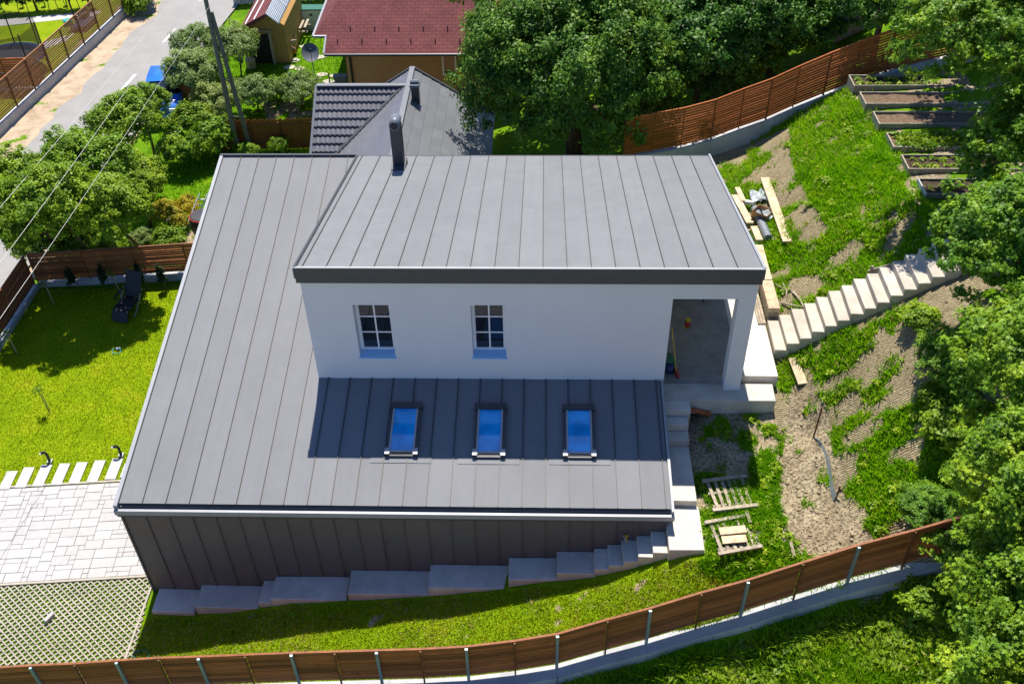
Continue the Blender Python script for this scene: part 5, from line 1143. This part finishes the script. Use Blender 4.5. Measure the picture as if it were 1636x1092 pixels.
shrub('golden_shrub', 'golden yellow shrub spreading left beside the garden path', (262, 337), -.35, (.85, .6, .35), yl1, (.8, .8, .5), 'golden shrubs')
shrub('golden_shrub', 'golden yellow shrub nearest the dark barrel in the garden', (300, 328), -.35, (.6, .45, .35), yl1, (.8, .8, .5), 'golden shrubs', rz=2)
shrub('golden_shrub', 'small golden shrub in front of the other golden shrubs', (287, 352), -.4, (.4, .35, .25), yl1, (.8, .8, .5), 'golden shrubs', rz=4)
shrub('garden_shrub', 'bright green bush right behind the lawn fence', (268, 385), -.1, (.75, .6, .55), lm1, (.8, .8, .6), 'bushes behind the lawn fence')
shrub('garden_shrub', 'dull green bush left of the bright bush behind the lawn fence', (228, 385), -.1, (.6, .55, .5), gr1, (1.3, 1.3, 1.1), 'bushes behind the lawn fence')
for k, (p, z, r) in enumerate((((50, 385), .5, .8), ((110, 388), .4, .75), ((165, 388), .4, .8), ((95, 350), 1.2, 1.0))): shrub('hedge_bush', ['dark leafy bush under the roadside trees in the lawn corner', 'dark leafy bush under the middle of the roadside trees', 'dark leafy bush under the roadside trees nearest the garden', 'leafy bush filling the gap between the roadside trunks'][k], p, z, (r, r, r * .8), dk1, (.8, .8, .6), 'bushes under the roadside trees', rz=k)
vl_ = ['lime green vine bush over the brown board panel', 'dark leafy vine bush below the utility pole', 'dark leafy vine bush left of the pole base', 'green vine bush against the picket fence', 'small bush in front of the picket fence right end', 'lime bush right of the utility pole behind the fence', 'low green bush at the foot of the pole']
for k, (p, z, r, ms, mr) in enumerate((((305, 190), .2, (1.0, .8, .7), lm1, (.8, .8, .6)), ((335, 222), -.1, (1.0, .8, .75), dk1, (.8, .8, .6)), ((285, 235), -.1, (.9, .8, .7), dk1, (.8, .8, .6)), ((355, 205), -.1, (.6, .5, .6), lm1, (.8, .8, .6)), ((445, 232), -.6, (.45, .4, .4), dk1, (.8, .8, .6)), ((440, 140), -.4, (.7, .6, .5), lm1, (.8, .8, .6)), ((395, 240), -.7, (.6, .4, .35), dk1, (.8, .8, .6)))):
    shrub('vine_bush', vl_[k], p, z, r, ms, mr, 'bushes round the utility pole', rz=k)
# undergrowth on the slope under the maples
sl_ = ['dark undergrowth beside the upper half of the stairs', 'dark undergrowth under the maple below the stairs', 'undergrowth at the right edge of the bare slope', 'undergrowth where the front fence meets the maples', 'leafy undergrowth outside the front fence by the maples', 'undergrowth between the nearest bed and the stairs', 'undergrowth high on the slope right of the grass patch', 'undergrowth under the maple above the fence end']
for k, (p, r) in enumerate((((1468, 515), .45), ((1520, 590), .95), ((1530, 690), .8), ((1490, 830), .8), ((1480, 965), .6), ((1560, 400), .8), ((1500, 640), .45), ((1545, 880), 1.0))):
    q = on(*p); tree('undergrowth_bush', sl_[k], q + [0, 0, r * .35], (r, r, r * .6), map2 if k % 2 else dk1, (2.6, 2.6, 2.3) if k % 2 else (.8, .8, .6), 'shrub', 'undergrowth under the maples', .03, rz=k)
# shrubs behind the slatted fence
for k, (p, z, r, ms, mr) in enumerate((((1205, 95), 4.6, 1.0, lm1, (.8, .8, .6)), ((1175, 110), 4.4, .9, gr1, (1.3, 1.3, 1.1)), ((1290, 60), 5.6, .8, lm1, (.8, .8, .6)), ((1150, 130), 4.2, 1.2, med, (2.4, 2.4, 2.0)))):
    shrub('fence_shrub', ['sunlit lime shrub over the top of the slatted fence', 'pale shrub left of the lime shrub behind the slatted fence', 'lime shrub by the stone tank behind the slatted fence', 'dark shrub spilling over the lower slatted fence'][k], p, z, (r, r, r * .8), ms, mr, 'shrubs behind the slatted fence', rz=k)
tk = atz(1368, 32, 5.6); o = thing('stone_tank', 'pale stone tank with a rusty lid behind the slatted fence', 'tank', tk)
MB().cbox(tk + [0, .4, -.5], (2.0, 1.3, 1.2), .2).build('wall', M['conc_side'], o); MB().cbox(tk + [.1, .3, .13], (1.9, 1.2, .05), .2).build('lid', M['rust'], o); MB().cbox(tk + [.4, .6, .28], (.5, .4, .25), .2).build('block', M['conc'], o)

# young conifers along the lawn fence, saplings
con = leaf_cloud('foliage', R1, (.22, .22, .5), 60, 40, .06, 'oval', M['conifer'], .2, 1.0, .2, 1.3)
for k, p in enumerate(((122, 468), (172, 464), (232, 458), (270, 452))):
    q = on(*p); q[1] = min(q[1], 26.4); tree('young_conifer', ['leftmost young conifer along the back lawn fence', 'young conifer second from the left along the back lawn fence', 'young conifer right behind the lounge chair', 'young conifer along the back fence closest to the house'][k], q + [0, 0, .55], (.15, .15, .6), con, (.22, .22, .5), 'conifer', 'young conifers along the lawn fence', .02, rz=k)
sap = leaf_cloud('foliage', R1, (.25, .25, .5), 16, 9, .08, 'oval', M['leaf_lime'], .25, .6, .3, 1.0)
for k, p in enumerate(((78, 657), (26, 566), (85, 487), (190, 470), (300, 440))):
    q = on(*p); o = thing('sapling', ['staked sapling in the middle of the left lawn', 'staked sapling at the left edge of the lawn by the road fence', 'sapling with a yellow stake in the shaded lawn corner', 'sapling with a yellow stake beside the lounge chair', 'thin sapling at the back fence close to the house'][k], 'sapling', q, 'lawn saplings')
    MB().tube([q, q + [-.04, .03, .5], q + [-.10, .06, 1.0]], [.014, .01, .006], 5).build('stem', M['bark'], o); MB().tube([q + [.05, 0, 0], q + [.02, 0, .75]], .012, 5).build('stake', M['timber'], o)
    place('foliage', sap, o, (-.08, .05, .75), (0, 0, k), (.7, .7, .7))
# barrel and ladder behind the fence
q = atz(330, 374, -.6); o = thing('water_barrel', 'dark barrel with red rim standing behind the lawn fence', 'barrel', q); MB().lathe(q, [(.42, 0), (.48, .35), (.46, .7), (.43, .85), (.38, .86)], 18).build('body', M['black'], o, True); MB().lathe(q + [0, 0, .80], [(.455, 0), (.46, .05), (.44, .062)], 18).build('rim', M['red'], o); MB().lathe(q + [0, 0, .863], [(.43, 0), (.40, .02), (.02, .03)], 18).build('lid', M['black'], o)
q = atz(300, 356, -.6); o = thing('step_ladder', 'white ladder frame leaning beside the dark barrel', 'ladder', q)
for s in (0, .3): MB().bar(q + [s, 0, 0], q + [s + .55, .5, 1.0], .04, .03).build('rail', M['white'], o)
for t in (.2, .4, .6, .8): MB().bar(q + np.array([.55, .5, 1.0]) * t, q + np.array([.55, .5, 1.0]) * t + [.3, 0, 0], .03, .03).build('rung', M['white'], o)

# ------------------------------------------------------------------ property across the road
LZ = -1.0
o = tag(MB().slab([tuple(atz(*p, LZ + .02)) for p in ((-20, 33), (165, 17), (150, 26), (-20, 44))][::-1], .06).build('garden_path', M['slabwhite']), kind='structure')
o = tag(MB().slab([tuple(atz(*p, LZ + .02)) for p in ((-10, 92), (118, 53), (108, 64), (10, 104))][::-1], .06).build('garden_path', M['slabwhite']), kind='structure')
tc = atz(14, 98, LZ + .55); tc[2] = LZ; TR = thing('trampoline', 'round trampoline with black safety net behind the roadside fence', 'trampoline', tc); rr = 1.75
MB().lathe(tc + [0, 0, .72], [(rr, 0), (rr, .02), (rr * .86, .03)], 28).build('frame_pad', M['bluep'], TR); MB().lathe(tc + [0, 0, .758], [(rr * .85, 0), (rr * .8, .004), (.01, .005)], 28).build('mat', M['black'], TR)
for k in range(8):
    a = 2 * math.pi * k / 8 + .2; e = tc + [rr * math.cos(a), rr * math.sin(a), 0]; MB().tube([e, e + [0, 0, 2.35]], .03, 6).build('net_pole', M['black'], TR); MB().tube([e + [0, 0, .02], e + [0, 0, .7]], .045, 6).build('leg', M['galv'], TR)
m = MB(); vs = []
for k in range(32): a = 2 * math.pi * k / 32 + .2; vs += [tc + [rr * .985 * math.cos(a), rr * .985 * math.sin(a), .8], tc + [rr * .985 * math.cos(a), rr * .985 * math.sin(a), 2.25 + .1 * abs(math.cos(2 * (a - .2)))]]
m.add(vs, [(2 * k, 2 * ((k + 1) % 32), 2 * ((k + 1) % 32) + 1, 2 * k + 1) for k in range(32)]); m.build('safety_net', M['net'], TR)
q = atz(37, 102, LZ + .95); tag(MB().ball(q + [0, 0, .0], .2, 14, 9).build('play_ball', M['red'], None, True), 'red ball lying on the trampoline', 'ball')
o = thing('garden_platform', 'dark blue low platform on the lawn across the road', 'platform', atz(135, 40, LZ)); pp = [tuple(atz(*p, LZ + .28)) for p in ((112, 44), (130, 25), (152, 27), (136, 42))]; MB().slab(pp, .26).build('deck', M['bluep'], o); q = atz(134, 27, LZ + .3); MB().cbox(q + [0, 0, .1], (.45, .35, .2)).build('cushion', M['black'], o)
q = atz(110, 39, LZ); tag(MB().lathe(q, [(.22, 0), (.26, .22), (.2, .26), (.02, .28)], 14).build('plastic_tub', M['teal'], None, True), 'small teal tub at the corner of the blue platform', 'tub')
for k, (b_, h) in enumerate((((123, 40), 3.2), ((146, 19), 3.0), ((59, 17), 2.6))): q = atz(*b_, LZ); tag(MB().tube([q, q + [-.15, .1, h]], .05, 8).build('garden_post', M['black']), ['dark post standing on the blue platform', 'dark post behind the blue platform', 'thin dark post among the small firs'][k], 'post', 'garden posts')
fir = leaf_cloud('foliage', R1, (.4, .4, .75), 60, 22, .10, 'oval', M['conifer'], .3, .3, .3, .8)
for k in range(9):
    q = atz(12 + k * 16.5, 20 - k * 1.0, LZ); tree('small_fir', ['first', 'second', 'third', 'fourth', 'fifth', 'sixth', 'seventh', 'eighth', 'ninth'][k] + ' small fir from the left in the row along the top left edge', q + [0, 0, .75], (.42, .42, .8), fir, (.4, .4, .75), 'conifer', 'row of small firs', .025, rz=k)
for k in range(5): q = atz(2 + k * 35, 12 - k * 1.5, LZ); o = thing('globe_lamp', ['first', 'second', 'third', 'fourth', 'fifth'][k] + ' white globe lamp from the left among the small firs', 'lamp', q, 'white globe lamps'); MB().tube([q, q + [0, 0, .35]], .03, 6).build('stem', M['black'], o); MB().ball(q + [0, 0, .48], .15, 12, 8).build('globe', M['white'], o, True)
vb = on(226, 14); tree('verge_bush', 'bright green bush at the end of the roadside fence', vb + [0, 0, .5], (.8, 1.3, .8), dk1, (.8, .8, .6), 'shrub', None, .04)

# ------------------------------------------------------------------ lettuce and seedlings
let = leaf_cloud('foliage', R1, (.16, .16, .09), 9, 6, .13, 'oval', M['leaf_lime'], .5, .8, .4, .6)
sd = leaf_cloud('foliage', R1, (.12, .12, .1), 5, 5, .1, 'oval', M['leaf_mid'], .5, .8, .4, .7)
ORD = ['first', 'second', 'third', 'fourth', 'fifth', 'sixth', 'seventh', 'eighth', 'ninth', 'tenth', 'eleventh']
x0, y0, y1, L = BEDS[3]; nlab = 0
for r in range(3):
    for c in range(11):
        q = (x0 + .35 + c * .21 + random.uniform(-.04, .04), y0 + .14 + r * (y1 - y0 - .28) / 2 + random.uniform(-.03, .03), BZ + .09)
        nlab += 1; tag(place('lettuce', let, None, q, (0, 0, random.uniform(0, 6)), (random.uniform(.9, 1.25),) * 3), ORD[c] + ' lettuce from the left in the ' + ('front', 'middle', 'back')[r] + ' row of the lettuce bed', 'lettuce', 'lettuces in the raised bed')
for bi, nr, nc, lb, gp in ((0, 2, 9, 'the farthest raised bed', 'seedlings in the farthest bed'), (4, 2, 10, 'the bed below the lettuce', 'seedlings below the lettuce'), (5, 1, 6, 'the nearest raised bed', 'seedlings in the nearest bed')):
    x0, y0, y1, L = BEDS[bi]
    for r in range(nr):
        for c in range(nc):
            tag(place('seedling', sd, None, (x0 + .25 + c * .3 + random.uniform(-.08, .08), y0 + (y1 - y0) * (r + .6) / (nr + .2), BZ + .09), (0, 0, random.uniform(0, 6)), (random.uniform(.7, 1.1),) * 3), ORD[c] + ' seedling from the left in the ' + ('front' if r == 0 else 'back') + ' row of ' + lb, 'seedling', gp)

# ------------------------------------------------------------------ grass
def scatter(name, box, dens, zt, hmin, hmax, wd, lean, mat, label, test, n, gpow=1.0):
    X = RNG.uniform(box[0], box[1], n); Y = RNG.uniform(box[2], box[3], n)
    k = test(X, Y); X, Y = X[k], Y[k]; gr, _, _, _ = zone(X, Y); k = RNG.random(len(X)) < gr ** gpow; X, Y = X[k], Y[k]
    Z = g(X, Y) + (fbm(X * 1.3, Y * 1.3) - 0.5) * 0.10 * (X > -9)
    tag(place(name, blades(name, X, Y, Z, hmin, hmax, wd, lean, mat)), label, 'grass', kind='stuff')
inwalk = lambda x, y: ((y > 13.55) & (y < 14.4) & (x < 3.7)) | ((x > 2.8) & (x < 3.68) & (y > 13.5) & (y < 17.4)) | ((x > 2.8) & (x < 6.0) & (y > 17.1) & (y < 22.3)) | ((x > 5.9) & (x < 11.6) & (y > 19.0) & (y < 20.45)) | ((x > 5.85) & (x < 6.3) & (y > 20.2) & (y < 23.2))
scatter('lawn_grass', (-17.3, -9, 17.2, 26.6), 0, 0, 0.018, .045, .022, 1.4, M['grass_lawn'], 'short yellow green grass of the left lawn', lambda x, y: inpoly(x, y, Z_lawn), 95000)
scatter('front_grass', (-9.7, 5.5, 11.3, 13.8), 0, 0, .025, .07, .02, 1.4, M['grass_lawn'], 'short patchy grass between the house front and the front fence', lambda x, y: inpoly(x, y, Z_front) & ~inwalk(x, y) & (y < 13.62), 60000)
scatter('weedy_grass', (3.4, 6.3, 12.5, 17.6), 0, 0, .05, .17, .03, 1.5, M['grass_lush'], 'weedy green grass around the pallets', lambda x, y: inpoly(x, y, Z_weeds) & ~inwalk(x, y), 26000)
scatter('slope_grass', (5.7, 11.0, 12.7, 30.2), 0, 0, .05, .18, .03, 1.7, M['grass_lush'], 'green grass tufts growing through the netted slope', lambda x, y: ~inwalk(x, y) & ~inpoly(x, y, Z_weeds) & (x < 10.2), 120000)
scatter('meadow_grass', (-4, 11.5, 8.0, 13.2), 0, 0, .12, .42, .035, 1.4, M['grass_wild'], 'tall wild meadow grass outside the front fence', lambda x, y: inpoly(x, y, Z_wild) & (y < np.interp(x, [p[0] for p in fp], [p[1] for p in fp]) - .52), 150000)
scatter('garden_grass', (-17, -4, 27.5, 50), 0, 0, .04, .14, .04, .9, M['grass_lush'], 'green grass of the neighbour garden', lambda x, y: inpoly(x, y, Z_garden), 60000)
M['grass_dry'] = leafmat('dry straw blade', (0.30, 0.25, 0.09), (0.42, 0.36, 0.14), (0.55, 0.48, 0.24), 2.0, 0.6, 0.25, 0.2)
scatter('dry_slope_grass', (5.7, 10.2, 12.7, 30.2), 0, 0, .04, .14, .022, 1.8, M['grass_dry'], 'dry straw coloured blades among the slope grass', lambda x, y: ~inwalk(x, y) & (fbm(x * .8 + 40, y * .8) > .47), 26000)
scatter('dry_front_grass', (-9.7, 5.5, 11.3, 13.6), 0, 0, .02, .06, .02, 1.8, M['grass_dry'], 'dry straw coloured blades in the front lawn strip', lambda x, y: inpoly(x, y, Z_front) & ~inwalk(x, y) & (fbm(x * 1.1 + 70, y * 1.1) > .46), 22000)
scatter('dry_meadow_grass', (-4, 11.5, 8.0, 13.2), 0, 0, .15, .5, .025, 1.2, M['grass_dry'], 'pale dry stalks in the meadow outside the front fence', lambda x, y: inpoly(x, y, Z_wild) & (y < np.interp(x, [p[0] for p in fp], [p[1] for p in fp]) - .52) & (fbm(x * .7 + 10, y * .7) > .5), 16000)
# weeds with broad leaves
wd = leaf_cloud('weeds', R1, (.2, .2, .12), 7, 7, .12, 'oval', M['leaf_mid'], .45, .8, .4, .7); nv = len(wd.vertices); co = np.empty(nv * 3, np.float32); wd.vertices.foreach_get('co', co); co = co.reshape(-1, 3)
def weeds(name, pts, sc, mat, label):
    n = len(pts); V = np.empty((n, nv, 3), np.float32)
    for i, (x, y) in enumerate(pts):
        a = random.uniform(0, 6.28); s = random.uniform(*sc); c_, s_ = math.cos(a) * s, math.sin(a) * s
        V[i, :, 0] = x + co[:, 0] * c_ - co[:, 1] * s_; V[i, :, 1] = y + co[:, 0] * s_ + co[:, 1] * c_; V[i, :, 2] = g1(x, y) + co[:, 2] * s + .05 * s
    tag(place(name, npmesh(name, V.reshape(-1, 3), np.arange(n * nv).reshape(-1, 4), mat)), label, 'weeds', kind='stuff')
P = [(random.uniform(3.7, 6.0), random.uniform(13.3, 17.3)) for _ in range(230)]; A = np.array(P); gz, _, _, _ = zone(A[:, 0], A[:, 1]); P = [p for p, q in zip(P, gz) if q > .3]
weeds('weed_clump', P, (.3, .75), M['leaf_mid'], 'broad leaved weeds around the pallets')
P = [(random.uniform(1, 11), random.uniform(8.5, 12.4)) for _ in range(850)]; fy_ = lambda x: np.interp(x, [p[0] for p in fp], [p[1] for p in fp]) - .6
weeds('meadow_weeds', [p for p in P if p[1] < fy_(p[0])], (.9, 1.9), M['leaf_lime'], 'leafy weeds outside the front fence')
P = [(random.uniform(6.2, 9.8), random.uniform(13, 29)) for _ in range(420)]; A = np.array(P); gz, _, _, _ = zone(A[:, 0], A[:, 1])
weeds('slope_weeds', [p for p, q in zip(P, gz) if q > .5 and not inwalk(*p)], (.3, .8), M['leaf_mid'], 'small leafy weeds on the netted slope')

# ------------------------------------------------------------------ clods and stones on bare soil
n = 2600; X = RNG.uniform(5.6, 9.6, n); Y = RNG.uniform(12.9, 29, n); gr, nt, _, _ = zone(X, Y); d = inpoly(X, Y, Z_dirt); k = (gr < .35) & ~np.array([inwalk(a, b) for a, b in zip(X, Y)]) & (d | (RNG.random(n) < .35)); X, Y = X[k], Y[k]
X2 = RNG.uniform(5.6, 7.0, 1500); Y2 = RNG.uniform(13, 18, 1500); k = inpoly(X2, Y2, Z_dirt); X = np.append(X, X2[k]); Y = np.append(Y, Y2[k]); n = len(X)
oc = np.array([(1, 0, 0), (0, 1, 0), (-1, 0, 0), (0, -1, 0), (0, 0, .7), (0, 0, -.5)]); of = np.array([(0, 1, 4), (1, 2, 4), (2, 3, 4), (3, 0, 4), (1, 0, 5), (2, 1, 5), (3, 2, 5), (0, 3, 5)])
sc = RNG.uniform(.006, .024, n) * (1 + 1.5 * (RNG.random(n) > .96)); V = oc[None] * sc[:, None, None] * RNG.uniform(.6, 1.4, (n, 6, 3)) + np.stack([X, Y, g(X, Y) + (fbm(X * 1.3, Y * 1.3) - .5) * .1 + .008], -1)[:, None]
tag(place('soil_clods', npmesh('soil_clods', V.reshape(-1, 3), (np.arange(n)[:, None, None] * 6 + of[None]).reshape(-1, 3), mk('dry soil clod', (0.34, 0.265, 0.165), 1.0, 0.25, 9, spec=0.1))), 'loose clods and small stones on the bare slope', 'stones', kind='stuff')
